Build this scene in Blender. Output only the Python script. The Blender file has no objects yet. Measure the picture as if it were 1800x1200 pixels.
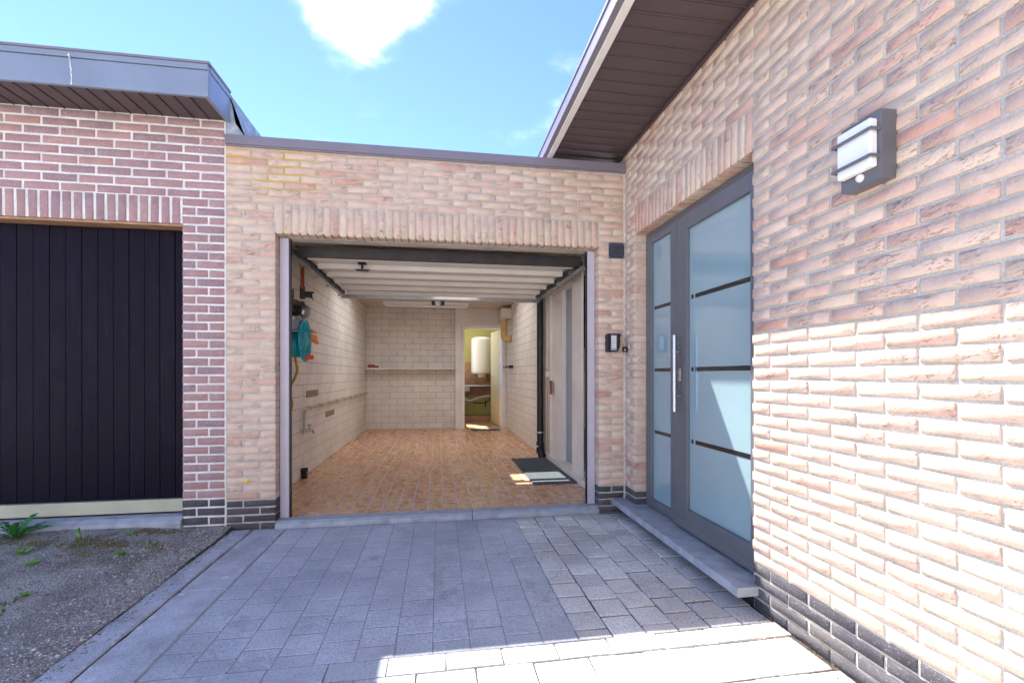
import bpy, math, random
from mathutils import Vector, Matrix
R = math.radians
rnd = random.Random(7)
sc = bpy.context.scene
COL = sc.collection

# ------------------------------------------------------------------ camera
cam_d = bpy.data.cameras.new('camera'); cam = bpy.data.objects.new('camera', cam_d); COL.objects.link(cam)
cam.location = (1.170, -3.561, 1.065)
cam.rotation_euler = (R(90), R(0.05), -0.1566)
cam_d.sensor_width = 36.0; cam_d.lens = 16.205; cam_d.shift_y = 0.0323
cam_d.clip_start = 0.02; cam_d.clip_end = 2000
sc.camera = cam

# ------------------------------------------------------------------ light
SUN = Vector((0.405, -0.593, -1.0)).normalized()          # the way the sunlight travels
EL = math.asin(-SUN.z); AZ = math.atan2(-SUN.x, -SUN.y)   # sun stands behind and left of the garage
sun_d = bpy.data.lights.new('sun', 'SUN'); sun_d.energy = 2.0; sun_d.angle = R(0.5); sun_d.color = (1.0, 0.96, 0.91)
sun = bpy.data.objects.new('sun', sun_d); COL.objects.link(sun)
sun.rotation_euler = SUN.to_track_quat('-Z', 'Y').to_euler(); sun.location = (-4, 6, 10)

w = bpy.data.worlds.new('World'); sc.world = w; w.use_nodes = True
w.cycles.sampling_method = 'MANUAL'; w.cycles.sample_map_resolution = 512
nt = w.node_tree; nt.nodes.clear()
def wn(t, **k):
    n = nt.nodes.new(t)
    for a, b in k.items(): setattr(n, a, b)
    return n
def wl(a, b): nt.links.new(a, b)
CLOUD_OFF = (-0.6, 0.02, 0.0)
out = wn('ShaderNodeOutputWorld'); bg = wn('ShaderNodeBackground'); bg.inputs['Strength'].default_value = 0.128
sky = wn('ShaderNodeTexSky', sky_type='NISHITA', sun_disc=False, sun_elevation=EL, sun_rotation=AZ)
sky.air_density = 0.5; sky.dust_density = 0.0; sky.ozone_density = 5.0; sky.altitude = 50
tc = wn('ShaderNodeTexCoord'); sep = wn('ShaderNodeSeparateXYZ'); wl(tc.outputs['Generated'], sep.inputs[0])
def wm(op, a, b=None, c=None):
    n = wn('ShaderNodeMath', operation=op)
    for i, v in enumerate((a, b, c)):
        if v is None: continue
        if isinstance(v, (int, float)): n.inputs[i].default_value = v
        else: wl(v, n.inputs[i])
    return n.outputs[0]
zc = wm('MAXIMUM', sep.outputs[2], 0.06)
px = wm('DIVIDE', sep.outputs[0], zc); py = wm('DIVIDE', sep.outputs[1], zc)     # where the ray meets a flat cloud deck
comb = wn('ShaderNodeCombineXYZ'); wl(px, comb.inputs[0]); wl(py, comb.inputs[1])
def wnoise(scale, detail, rough, dist, off):
    ad = wn('ShaderNodeVectorMath', operation='ADD'); wl(comb.outputs[0], ad.inputs[0]); ad.inputs[1].default_value = off
    n = wn('ShaderNodeTexNoise'); wl(ad.outputs[0], n.inputs['Vector'])
    n.inputs['Scale'].default_value = scale; n.inputs['Detail'].default_value = detail; n.inputs['Roughness'].default_value = rough; n.inputs['Distortion'].default_value = dist
    return n.outputs[0]
fine = wnoise(4.2, 6, .56, .3, (9.0, 4.0, 7.0)); broad = wnoise(1.0, 2, .5, 0, CLOUD_OFF)
def blob(x, y, rx, ry, amp):
    a = wm('DIVIDE', wm('SUBTRACT', px, x), rx); b = wm('DIVIDE', wm('SUBTRACT', py, y), ry)
    d2 = wm('ADD', wm('MULTIPLY', a, a), wm('MULTIPLY', b, b))
    return wm('MULTIPLY', wm('POWER', 2.718, wm('MULTIPLY', d2, -1.0)), amp)
tot = wm('MULTIPLY', wm('SUBTRACT', broad, 0.47), 2.6)            # fair-weather clouds all over the sky
tot = wm('MAXIMUM', tot, -0.25)
for q in ((-0.25, 1.38, .17, .24, .78), (-0.20, 1.15, .19, .22, .78), (0.40, 1.43, .08, .09, .38)):
    tot = wm('ADD', tot, blob(*q))
dens = wm('ADD', tot, wm('MULTIPLY', wm('SUBTRACT', fine, 0.5), 1.1))
mr = wn('ShaderNodeMapRange', interpolation_type='SMOOTHSTEP'); wl(dens, mr.inputs[0])
mr.inputs[1].default_value = 0.05; mr.inputs[2].default_value = 1.0
cov = wm('MULTIPLY', wm('POWER', mr.outputs[0], 2.8), 0.95)
mix = wn('ShaderNodeMix', data_type='RGBA'); wl(cov, mix.inputs['Factor']); tint = wn('ShaderNodeVectorMath', operation='MULTIPLY'); wl(sky.outputs[0], tint.inputs[0]); tint.inputs[1].default_value = (.60, .585, .63); wl(tint.outputs[0], mix.inputs['A'])
mix.inputs['B'].default_value = (11.2, 11.4, 11.0, 1)
wl(mix.outputs['Result'], bg.inputs['Color']); wl(bg.outputs[0], out.inputs[0])

sc.view_settings.view_transform = 'Standard'; sc.view_settings.look = 'None'; sc.view_settings.gamma = 1.0
sc.view_settings.use_curve_mapping = False
sc.view_settings.exposure = 2.92
sc.cycles.max_bounces = 8; sc.cycles.diffuse_bounces = 4; sc.cycles.glossy_bounces = 3; sc.cycles.transmission_bounces = 4; sc.cycles.caustics_reflective = False; sc.cycles.caustics_refractive = False; sc.cycles.use_denoising = True

# ------------------------------------------------------------------ materials
def lin(r, g, b):
    f = lambda c: (c/255/12.92) if c/255 <= .04045 else ((c/255+.055)/1.055)**2.4
    return (f(r), f(g), f(b), 1)
class NT:
    def __init__(s, name):
        s.m = bpy.data.materials.new(name); s.m.use_nodes = True; s.t = s.m.node_tree; s.t.nodes.clear()
        s.o = s.n('ShaderNodeOutputMaterial'); s.b = s.n('ShaderNodeBsdfPrincipled'); s.l(s.b.outputs[0], s.o.inputs[0])
        s.tc = s.n('ShaderNodeTexCoord'); s.oi = s.n('ShaderNodeObjectInfo'); s.ge = s.n('ShaderNodeNewGeometry')
    def n(s, t, **k):
        x = s.t.nodes.new(t)
        for a, b in k.items(): setattr(x, a, b)
        return x
    def l(s, a, b): s.t.links.new(a, b)
    def put(s, v, sock):
        if isinstance(v, (int, float)): sock.default_value = v
        elif isinstance(v, tuple): sock.default_value = v
        else: s.l(v, sock)
    def math(s, op, a, b=None, c=None):
        x = s.n('ShaderNodeMath', operation=op)
        for i, v in enumerate((a, b, c)):
            if v is not None: s.put(v, x.inputs[i])
        return x.outputs[0]
    def rand(s):       # one number for each object and each loose piece
        return s.math('FRACT', s.math('ADD', s.oi.outputs['Random'], s.ge.outputs['Random Per Island']))
    def coords(s, offset=True, scale=(1, 1, 1), world=False):
        v = s.ge.outputs['Position'] if world else s.tc.outputs['Object']
        if offset:
            k = s.n('ShaderNodeVectorMath', operation='ADD'); s.l(v, k.inputs[0])
            c = s.n('ShaderNodeCombineXYZ'); q = s.math('MULTIPLY', s.rand(), 71.3)
            for i in range(3): s.l(q, c.inputs[i])
            s.l(c.outputs[0], k.inputs[1]); v = k.outputs[0]
        if scale != (1, 1, 1):
            k = s.n('ShaderNodeVectorMath', operation='MULTIPLY'); s.l(v, k.inputs[0]); k.inputs[1].default_value = scale; v = k.outputs[0]
        return v
    def noise(s, v, scale, detail=4, rough=.55, dist=0):
        x = s.n('ShaderNodeTexNoise'); s.l(v, x.inputs['Vector'])
        x.inputs['Scale'].default_value = scale; x.inputs['Detail'].default_value = detail; x.inputs['Roughness'].default_value = rough; x.inputs['Distortion'].default_value = dist
        return x.outputs[0]
    def voro(s, v, scale, feature='F1'):
        x = s.n('ShaderNodeTexVoronoi', feature=feature); s.l(v, x.inputs['Vector']); x.inputs['Scale'].default_value = scale
        return x.outputs['Distance']
    def rng(s, v, a, b, c=0., d=1.):
        x = s.n('ShaderNodeMapRange', interpolation_type='SMOOTHSTEP'); s.put(v, x.inputs[0])
        for i, q in enumerate((a, b, c, d)): x.inputs[i+1].default_value = q
        return x.outputs[0]
    def ramp(s, v, stops):
        x = s.n('ShaderNodeValToRGB'); s.put(v, x.inputs[0]); e = x.color_ramp.elements
        while len(e) < len(stops): e.new(.5)
        for i, (p, c) in enumerate(stops): e[i].position = p; e[i].color = c
        return x.outputs[0]
    def mix(s, f, a, b, mode='MIX'):
        x = s.n('ShaderNodeMix', data_type='RGBA', blend_type=mode); s.put(f, x.inputs['Factor']); s.put(a, x.inputs['A']); s.put(b, x.inputs['B'])
        return x.outputs['Result']
    def scale_col(s, c, f):
        x = s.n('ShaderNodeVectorMath', operation='SCALE'); s.put(c if not isinstance(c, tuple) else c[:3], x.inputs[0]); s.put(f, x.inputs['Scale'])
        return x.outputs[0]
    def bump(s, h, strength=.5, dist=.004):
        x = s.n('ShaderNodeBump'); s.put(h, x.inputs['Height']); x.inputs['Strength'].default_value = strength; x.inputs['Distance'].default_value = dist
        s.l(x.outputs[0], s.b.inputs['Normal'])
    def done(s, col, rough=.8, metal=0., spec=.4, coat=0.):
        s.put(col, s.b.inputs['Base Color']); s.put(rough, s.b.inputs['Roughness']); s.b.inputs['Metallic'].default_value = metal
        s.b.inputs['Specular IOR Level'].default_value = spec; s.b.inputs['Coat Weight'].default_value = coat
        return s.m
def plain(name, c, rough=.6, var=.12, scale=9, metal=0., spec=.4, bump=.15, bscale=60, bdist=.002, coat=0., dirt=0.):
    s = NT(name); v = s.coords(offset=False, world=True)
    n = s.noise(v, scale, 3); col = s.scale_col(c, s.rng(n, .25, .75, 1-var, 1+var))
    if dirt: col = s.mix(s.math('MULTIPLY', s.rng(s.noise(v, scale*.6, 5, .65), .5, .75), dirt), col, (.06, .05, .04, 1))
    if bump: s.bump(s.noise(v, bscale, 2), bump, bdist)
    return s.done(col, rough, metal, spec, coat)
def brick_mat(name, stops, crease=1.0, dark=(.42, .20, .14, 1), speck=0., bdist=.0065, creaseamt=.25, pale=lin(228, 208, 186)):
    s = NT(name); v = s.coords(); r = s.rand()
    col = s.ramp(r, stops)
    blotch = s.noise(v, 16, 3, .6); col = s.scale_col(col, s.rng(blotch, .25, .75, .94, 1.06)); col = s.mix(s.rng(blotch, .5, .75, 0, .3), col, pale)
    vs = s.n('ShaderNodeVectorRotate', rotation_type='Y_AXIS'); s.l(v, vs.inputs['Vector']); vs.inputs['Angle'].default_value = .25
    vm = s.n('ShaderNodeVectorMath', operation='MULTIPLY'); s.l(vs.outputs[0], vm.inputs[0]); vm.inputs[1].default_value = (20, 20, 72)
    cn = s.noise(vm.outputs[0], 1.35, 5, .72, 1.2); am = s.math('MULTIPLY', s.rng(s.noise(v, 7, 1), .46, .68), crease)
    cm = s.math('MULTIPLY', s.rng(cn, .56, .61), am)
    col = s.mix(s.math('MULTIPLY', cm, creaseamt), col, dark)
    fine = s.noise(v, 95, 3, .7)
    if speck:
        col = s.mix(s.math('MULTIPLY', s.rng(s.noise(v, 190, 1), .64, .72), speck), col, lin(225, 205, 200))
    h = s.math('ADD', s.math('MULTIPLY', cm, -1.1), s.math('ADD', s.math('MULTIPLY', fine, .5), s.math('MULTIPLY', blotch, .25)))
    s.bump(h, .85, bdist)
    return s.done(col, .88, 0, .25)
def mortar_mat(name, c, lichen=0.):
    s = NT(name); v = s.coords(offset=False, world=True)
    col = s.scale_col(c, s.rng(s.noise(v, 6, 6), .3, .7, .82, 1.1)); col = s.scale_col(col, s.rng(s.noise(v, 160, 3), .3, .7, .85, 1.12))
    if lichen:
        sp = s.n('ShaderNodeSeparateXYZ'); s.l(v, sp.inputs[0])
        top = s.math('MULTIPLY', s.rng(sp.outputs[2], 2.25, 2.5), s.rng(sp.outputs[0], .9, -.1))
        mk = s.math('MULTIPLY', s.rng(s.noise(v, 3.5, 6, .6), .38, .55), top)
        low = s.math('MULTIPLY', s.rng(sp.outputs[2], .03, -.02), s.rng(s.noise(v, 9, 5), .35, .55))
        col = s.mix(s.math('MULTIPLY', mk, lichen), col, lin(196, 170, 60)); col = s.mix(s.math('MULTIPLY', low, .6), col, lin(92, 92, 60))
    s.bump(s.noise(v, 170, 4, .7), .6, .003)
    return s.done(col, .95, 0, .2)
M = {}
M['pale_brick'] = brick_mat('pale_brick', [(0, lin(219, 193, 172)), (.3, lin(217, 188, 167)), (.5, lin(214, 183, 164)), (.68, lin(219, 195, 170)), (.86, lin(213, 179, 160)), (.95, lin(210, 171, 152)), (1, lin(203, 156, 137))])
M['mauve_brick'] = brick_mat('mauve_brick', [(0, lin(176, 142, 138)), (.35, lin(168, 134, 132)), (.65, lin(160, 132, 133)), (.85, lin(152, 126, 130)), (1, lin(176, 138, 130))], crease=.35, speck=.75, bdist=.003, dark=(.09, .05, .05, 1), pale=lin(184, 150, 146))
M['black_brick'] = brick_mat('black_brick', [(0, lin(72, 70, 76)), (.5, lin(84, 82, 86)), (1, lin(96, 90, 90))], crease=.6, speck=.3, dark=(.02, .02, .02, 1), bdist=.004, pale=lin(112, 108, 106))
M['mortar'] = mortar_mat('sandy_mortar', lin(196, 190, 178), .9)
M['mortar_white'] = mortar_mat('white_mortar', lin(226, 222, 216))
M['block_paint'] = plain('painted_block', lin(233, 225, 215), .7, .07, 3, bump=.35, bscale=45, bdist=.003, dirt=.12)
M['block_joint'] = plain('block_joint', lin(186, 168, 150), .85, .12, 6, bump=0)
M['ceiling'] = plain('ceiling_board', lin(216, 204, 190), .8, .06, 4)
M['bluestone'] = plain('bluestone', lin(166, 170, 176), .62, .18, 12, bump=.4, bscale=90, bdist=.002, dirt=.25)
M['steel_jamb'] = plain('jamb_paint', lin(190, 182, 190), .45, .05, 6)
M['coping'] = plain('coping_metal', lin(128, 121, 130), .38, .06, 3, metal=.0, bump=.05)
M['anthracite'] = plain('anthracite_alu', lin(104, 104, 107), .42, .05, 4, bump=.06, bscale=300)
M['soffit'] = plain('brown_soffit', lin(88, 74, 76), .42, .07, 3, bump=.05)
M['white_board'] = plain('white_board', lin(236, 231, 223), .6, .04, 6, dirt=.08)
M['fascia_blue'] = plain('fascia_slate', lin(132, 143, 160), .4, .08, 2.5, bump=.08, bscale=30)
M['felt'] = plain('roof_felt', lin(160, 168, 176), .9, .3, 14, bump=.6, bscale=160, bdist=.004, dirt=.3)
M['galv'] = plain('galvanised', lin(178, 180, 182), .4, .12, 18, metal=.85, bump=.1)
M['dark_steel'] = plain('dark_steel', lin(58, 54, 54), .55, .25, 10, metal=.3, bump=.2)
M['door_panel'] = plain('door_panel', lin(226, 218, 208), .5, .04, 5, bump=.04)
M['black'] = plain('black_plastic', lin(28, 28, 31), .4, .1, 20, bump=.05)
M['chrome'] = plain('brushed_steel', lin(176, 177, 180), .34, .05, 30, metal=1.0, bump=.03)
M['copper'] = plain('copper', lin(172, 96, 66), .45, .25, 30, metal=.7, bump=.1)
M['brass'] = plain('old_brass', lin(110, 96, 70), .5, .3, 40, metal=.6, bump=.2)
M['teal'] = plain('teal_plastic', lin(24, 158, 172), .4, .06, 8, bump=.03)
M['orange'] = plain('orange_plastic', lin(240, 128, 20), .45, .05, 8, bump=.03)
M['red'] = plain('red_plastic', lin(232, 84, 48), .4, .05, 8, bump=.03)
M['grey_plastic'] = plain('grey_plastic', lin(165, 168, 176), .5, .05, 8, bump=.03)
M['white_plastic'] = plain('white_plastic', lin(228, 226, 222), .4, .03, 8, bump=.03)
M['hose'] = plain('yellow_hose', lin(186, 142, 40), .5, .1, 12, bump=.05)
M['pipe_tan'] = plain('painted_pipe', lin(196, 172, 148), .55, .08, 12)
M['beige_duct'] = plain('beige_duct', lin(208, 172, 116), .5, .06, 8)
M['bare_block'] = plain('bare_block', lin(150, 136, 118), .9, .2, 30, bump=.5, bscale=120)
M['red_clay'] = plain('red_clay', lin(150, 92, 72), .9, .2, 30, bump=.5, bscale=120)
M['mat_grey'] = plain('mat_fibre', lin(92, 99, 104), .95, .15, 60, spec=.1, bump=1., bscale=500, bdist=.004)
M['yellow_wall'] = plain('yellow_paint', lin(226, 196, 132), .7, .05, 4)
M['grey_wall'] = plain('grey_paint', lin(128, 140, 150), .7, .06, 4)
M['green_wall'] = plain('green_paint', lin(178, 172, 104), .7, .06, 4)
M['wood_panel'] = plain('wood_panel', lin(170, 130, 100), .6, .2, 8)
M['enamel'] = plain('white_enamel', lin(232, 228, 214), .25, .02, 3, bump=.0, coat=.3)
M['beige_board'] = plain('beige_board', lin(190, 186, 160), .6, .08, 4, bump=.1, dirt=.12)
M['door_cream'] = plain('cream_door', lin(214, 200, 150), .5, .05, 4)
M['lamp_white'] = plain('opal_diffuser', lin(240, 240, 240), .3, .02, 8, bump=.0)
M['sticker'] = plain('yellow_sticker', lin(240, 214, 80), .5, .03, 30, bump=0)
M['leaf'] = plain('weed_leaf', lin(62, 128, 58), .55, .25, 40, spec=.3, bump=.2, bscale=150)
M['leaf2'] = plain('weed_leaf_pale', lin(110, 160, 66), .55, .25, 40, spec=.3)
M['stem'] = plain('weed_stem', lin(120, 130, 70), .6, .2, 40)
M['litter'] = plain('dry_litter', lin(150, 104, 62), .9, .4, 300)
M['soil'] = plain('dark_soil', lin(58, 50, 44), .95, .4, 200)
M['render_white'] = plain('white_render', lin(226, 224, 220), .9, .04, 1.2, bump=.3)
M['navy'] = plain('navy_paint', lin(62, 68, 84), .45, .06, 8, bump=.05)
M['roofing'] = plain('flat_roof', lin(90, 88, 86), .9, .15, 3)
M['tile_grout'] = plain('grout', lin(216, 212, 210), .9, .06, 20)

def dark_door():
    s = NT('dark_stained_board'); v = s.coords(); g = s.coords(scale=(60, 60, 2.2))
    n = s.noise(g, 1, 5, .6, .6)
    col = s.ramp(n, [(.3, lin(12, 5, 20)), (.55, lin(17, 8, 27)), (.8, lin(30, 18, 42))])
    s.bump(n, .35, .002)
    return s.done(col, s.rng(s.noise(v, 9, 4), .3, .7, .38, .52), 0, .11)
M['dark_door'] = dark_door()
def tile():
    s = NT('terracotta_tile'); v = s.coords(); g = s.coords(scale=(14, 5, 8))
    r = s.rand(); base = s.ramp(r, [(0, lin(220, 168, 124)), (.4, lin(226, 180, 136)), (.7, lin(214, 158, 116)), (1, lin(230, 190, 148))])
    n = s.noise(g, 1, 4, .55, .8); col = s.mix(s.rng(n, .42, .68, 0, .85), base, lin(186, 122, 82)); col = s.mix(s.rng(s.noise(v, 9, 2), .5, .8, 0, .5), col, lin(228, 188, 144))
    s.bump(s.noise(v, 30, 3), .12, .002)
    return s.done(col, s.rng(s.noise(v, 14, 2), .3, .7, .2, .38), 0, .5)
M['tile'] = tile()
def paver(name, lo, hi):
    s = NT(name); v = s.coords(); r = s.rand(); w_ = s.coords(offset=False, world=True)
    col = s.ramp(r, [(0, lo), (1, hi)])
    st_ = s.noise(w_, 1.7, 5, .62); col = s.scale_col(col, s.rng(st_, .3, .7, .8, 1.14)); col = s.mix(s.rng(s.noise(w_, 3.3, 4, .7, .6), .56, .72, 0, .35), col, lin(112, 110, 110)); col = s.mix(s.rng(s.noise(w_, 5.1, 5, .7, .8), .58, .7, 0, .4), col, lin(206, 205, 203))
    col = s.scale_col(col, s.rng(s.noise(v, 120, 4, .7), .3, .7, .72, 1.25))
    wht = s.rng(s.noise(v, 230, 2), .66, .74); col = s.mix(s.math('MULTIPLY', wht, .5), col, lin(214, 208, 200))
    blk = s.rng(s.noise(w_, 55, 3), .69, .73); col = s.mix(s.math('MULTIPLY', blk, .7), col, lin(50, 48, 48))
    s.bump(s.math('ADD', s.noise(v, 180, 4, .7), s.math('MULTIPLY', s.noise(v, 25, 3), .8)), .55, .004)
    return s.done(col, .9, 0, .25)
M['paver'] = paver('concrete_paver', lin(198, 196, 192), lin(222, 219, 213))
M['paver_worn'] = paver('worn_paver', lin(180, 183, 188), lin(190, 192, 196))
def edging():
    s = NT('edging_concrete'); w_ = s.coords(offset=False, world=True)
    col = s.scale_col(lin(184, 186, 190), s.rng(s.noise(w_, 5, 7, .65), .3, .7, .78, 1.2)); col = s.scale_col(col, s.rng(s.noise(w_, 190, 3, .7), .3, .7, .75, 1.22))
    d = s.voro(w_, 7.5); nn = s.noise(w_, 24, 3)
    lich = s.rng(s.math('ADD', d, s.math('MULTIPLY', nn, .16)), .245, .19); col = s.mix(s.rng(s.noise(w_, 8, 5, .7), .55, .68, 0, .5), col, lin(200, 200, 198)); col = s.mix(s.math('MULTIPLY', lich, .85), col, lin(214, 215, 212))
    s.bump(s.noise(w_, 160, 5, .7), .6, .005)
    return s.done(col, .92, 0, .25)
M['edging'] = edging()
def asphalt():
    s = NT('old_asphalt'); w_ = s.coords(offset=False, world=True)
    st = s.voro(w_, 95); n = s.noise(w_, 3, 6, .6)
    col = s.mix(s.rng(st, .1, .55), lin(208, 200, 188), lin(154, 149, 141)); col = s.scale_col(col, s.rng(n, .3, .7, .7, 1.2))
    wht = s.rng(s.noise(w_, 140, 2), .65, .72); col = s.mix(s.math('MULTIPLY', wht, .6), col, lin(190, 188, 186))
    sp = s.n('ShaderNodeSeparateXYZ'); s.l(w_, sp.inputs[0])
    near = s.rng(sp.outputs[1], -1.2, -.15)
    ms = s.math('MULTIPLY', s.rng(s.noise(w_, 4.5, 7, .65), .47, .66), near)
    col = s.mix(s.math('MULTIPLY', ms, .75), col, lin(82, 84, 52)); col = s.mix(s.math('MULTIPLY', s.rng(s.noise(w_, 7, 6, .6, .5), .6, .72), .5), col, lin(70, 56, 46))
    s.bump(s.math('ADD', s.math('MULTIPLY', st, -1.), s.noise(w_, 60, 5, .7)), .9, .008)
    return s.done(col, .95, 0, .2)
M['asphalt'] = asphalt()
M['far_ground'] = plain('pale_yard', lin(200, 195, 186), .95, .1, 1.5, bump=.4, bscale=60)
M['bed'] = plain('joint_sand', lin(74, 70, 66), .98, .3, 60, bump=.6, bscale=300, bdist=.003)
M['bed_worn'] = plain('joint_dust', lin(144, 146, 149), .98, .2, 60, bump=.5, bscale=300, bdist=.003)
def glass():
    s = NT('frosted_glass'); v = s.coords(offset=False, world=True)
    col = s.scale_col(lin(142, 168, 173), s.rng(s.noise(v, 1.2, 2), .3, .7, .95, 1.05))
    s.bump(s.noise(v, 2.2, 1), .15, .02); s.b.inputs['IOR'].default_value = 2.1
    return s.done(col, .05, 0, .5)
M['frost'] = glass()
def opal():
    s = NT('opal_acrylic'); tr = s.n('ShaderNodeBsdfTranslucent'); tr.inputs[0].default_value = (.92, .92, .9, 1); s.l(tr.outputs[0], s.o.inputs[0]); return s.m
M['opal'] = opal()
M['clear'] = plain('clear_glass', lin(34, 36, 38), .05, .02, 4, bump=0, spec=.7)

# ------------------------------------------------------------------ mesh helpers
class MB:
    def __init__(s): s.v = []; s.f = []; s.sm = []
    def add(s, vs, fs, smooth=False):
        o = len(s.v); s.v += [tuple(q) for q in vs]; s.f += [tuple(i+o for i in f) for f in fs]; s.sm += [smooth]*len(fs); return s
    def box(s, x0, x1, y0, y1, z0, z1):
        return s.add([(x0,y0,z0),(x1,y0,z0),(x1,y1,z0),(x0,y1,z0),(x0,y0,z1),(x1,y0,z1),(x1,y1,z1),(x0,y1,z1)],
                     [(0,3,2,1),(4,5,6,7),(0,1,5,4),(1,2,6,5),(2,3,7,6),(3,0,4,7)])
    def prism(s, poly, axis, a, b):     # poly in the two other axes, extruded along axis
        n = len(poly); vs = []
        for t in (a, b):
            for p, q in poly:
                vs.append({'x': (t, p, q), 'y': (p, t, q), 'z': (p, q, t)}[axis])
        fs = [tuple(range(n))[::-1], tuple(range(n, 2*n))] + [(i, (i+1) % n, n+(i+1) % n, n+i) for i in range(n)]
        return s.add(vs, fs)
    def cyl(s, p0, p1, r0, r1=None, n=18, cap=True):
        p0, p1 = Vector(p0), Vector(p1); r1 = r0 if r1 is None else r1
        q = (p1-p0).to_track_quat('Z', 'Y'); vs = []
        for p, r in ((p0, r0), (p1, r1)):
            for i in range(n):
                a = 2*math.pi*i/n; vs.append(p + q @ Vector((r*math.cos(a), r*math.sin(a), 0)))
        s.add(vs, [(i, (i+1) % n, n+(i+1) % n, n+i) for i in range(n)], True)
        if cap:
            s.add(vs[:n], [tuple(range(n))[::-1]]); s.add(vs[n:], [tuple(range(n))])
        return s
    def tube(s, pts, r, n=10, sub=5):
        P = [Vector(p) for p in pts]; C = []
        if sub > 1 and len(P) > 2:
            for i in range(len(P)-1):
                a, b, c, d = P[max(i-1, 0)], P[i], P[i+1], P[min(i+2, len(P)-1)]
                for k in range(sub):
                    t = k/sub; C.append(.5*((2*b)+(-a+c)*t+(2*a-5*b+4*c-d)*t*t+(-a+3*b-3*c+d)*t**3))
            C.append(P[-1])
        else: C = P
        vs = []; up = Vector((.31, .27, .91))
        for i, p in enumerate(C):
            d = (C[min(i+1, len(C)-1)]-C[max(i-1, 0)]).normalized(); a = d.cross(up).normalized(); b = d.cross(a)
            for k in range(n):
                t = 2*math.pi*k/n; vs.append(p+a*r*math.cos(t)+b*r*math.sin(t))
        m = len(C)
        s.add(vs, [(i*n+k, i*n+(k+1) % n, (i+1)*n+(k+1) % n, (i+1)*n+k) for i in range(m-1) for k in range(n)], True)
        s.add(vs[:n], [tuple(range(n))]); s.add(vs[-n:], [tuple(range(n))[::-1]]); return s
    def lathe(s, c, axis, prof, n=28):   # prof: (distance along axis, radius)
        c = Vector(c); q = Vector(axis).to_track_quat('Z', 'Y'); vs = []
        for h, r in prof:
            for i in range(n):
                a = 2*math.pi*i/n; vs.append(c+q @ Vector((r*math.cos(a), r*math.sin(a), h)))
        m = len(prof)
        return s.add(vs, [(j*n+i, j*n+(i+1) % n, (j+1)*n+(i+1) % n, (j+1)*n+i) for j in range(m-1) for i in range(n)], True)
    def mesh(s, name, mat, base=(0, 0, 0)):
        me = bpy.data.meshes.new(name); b = base
        me.from_pydata([(p[0]-b[0], p[1]-b[1], p[2]-b[2]) for p in s.v], [], s.f)
        me.polygons.foreach_set('use_smooth', s.sm)
        if mat: me.materials.append(M[mat])
        me.update(); return me
BASE = {}
def tag(o, label, cat, group=None):
    o['label'] = label; o['category'] = cat
    if group: o['group'] = group
    return o
def thing(name, loc, label, cat, group=None):
    o = bpy.data.objects.new(name, None); o.empty_display_size = .1; COL.objects.link(o); o.location = loc; BASE[o] = Vector(loc)
    return tag(o, label, cat, group)
def obj(name, mb, mat, parent=None, bevel=0., seg=2):
    b = BASE[parent] if parent else Vector((0, 0, 0))
    o = bpy.data.objects.new(name, mb.mesh(name, mat, b)); COL.objects.link(o); BASE[o] = b
    if parent: o.parent = parent
    if bevel:
        m = o.modifiers.new('bevel', 'BEVEL'); m.width = bevel; m.segments = seg; m.limit_method = 'ANGLE'; m.angle_limit = R(40)
    return o
def single(name, mb, mat, label, cat, group=None, bevel=0.):   # a thing that is one mesh, origin at its base
    c = [sum(p[i] for p in mb.v)/len(mb.v) for i in range(3)]; c[2] = min(p[2] for p in mb.v)
    o = bpy.data.objects.new(name, mb.mesh(name, mat, c)); o.location = c; COL.objects.link(o); BASE[o] = Vector(c)
    if bevel:
        m = o.modifiers.new('bevel', 'BEVEL'); m.width = bevel; m.segments = 2; m.limit_method = 'ANGLE'
    return tag(o, label, cat, group)
def struct(name, mb, mat):
    o = obj(name, mb, mat); o['kind'] = 'structure'; return o
def inst(name, me, parent, loc, rot=(0, 0, 0), scale=(1, 1, 1)):
    o = bpy.data.objects.new(name, me); COL.objects.link(o); o.parent = parent
    o.location = Vector(loc)-BASE[parent]; o.rotation_euler = rot; o.scale = scale; return o

# one brick: an uneven moulded face (local -Y), rounded arrises, sides running back D into the mortar
def brick_geo(L, H, D, seed, e=.0024, j=.0020):
    q = random.Random(seed); r_ = e*1.1; xs = [-L/2, -L/2+r_, q.uniform(-.2, .2)*L, L/2-r_, L/2]; zs = [-H/2, -H/2+r_, H/2-r_, H/2]
    vs = []; idx = {}
    for k, z in enumerate(zs):
        for i, x in enumerate(xs):
            edge = i in (0, 4) or k in (0, 3)
            y = e*q.uniform(.7, 1.3) if edge else q.uniform(-j*1.3, j*.1)
            dx = q.uniform(-j, j) if edge else 0; dz = q.uniform(-j, j) if edge else q.uniform(-j, j)*.7
            idx[i, k] = len(vs); vs.append((x+dx, y, z+dz))
    fs = [(idx[i, k], idx[i+1, k], idx[i+1, k+1], idx[i, k+1]) for k in range(3) for i in range(4)]; nf = len(fs)
    ring = [idx[i, 0] for i in range(5)]+[idx[4, 1], idx[4, 2]]+[idx[i, 3] for i in range(4, -1, -1)]+[idx[0, 2], idx[0, 1]]
    o = len(vs); vs += [(vs[r][0], D, vs[r][2]) for r in ring]; n = len(ring)
    fs += [(ring[a], o+a, o+(a+1) % n, ring[(a+1) % n]) for a in range(n)]
    return vs, fs, [True]*nf+[False]*n
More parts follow.
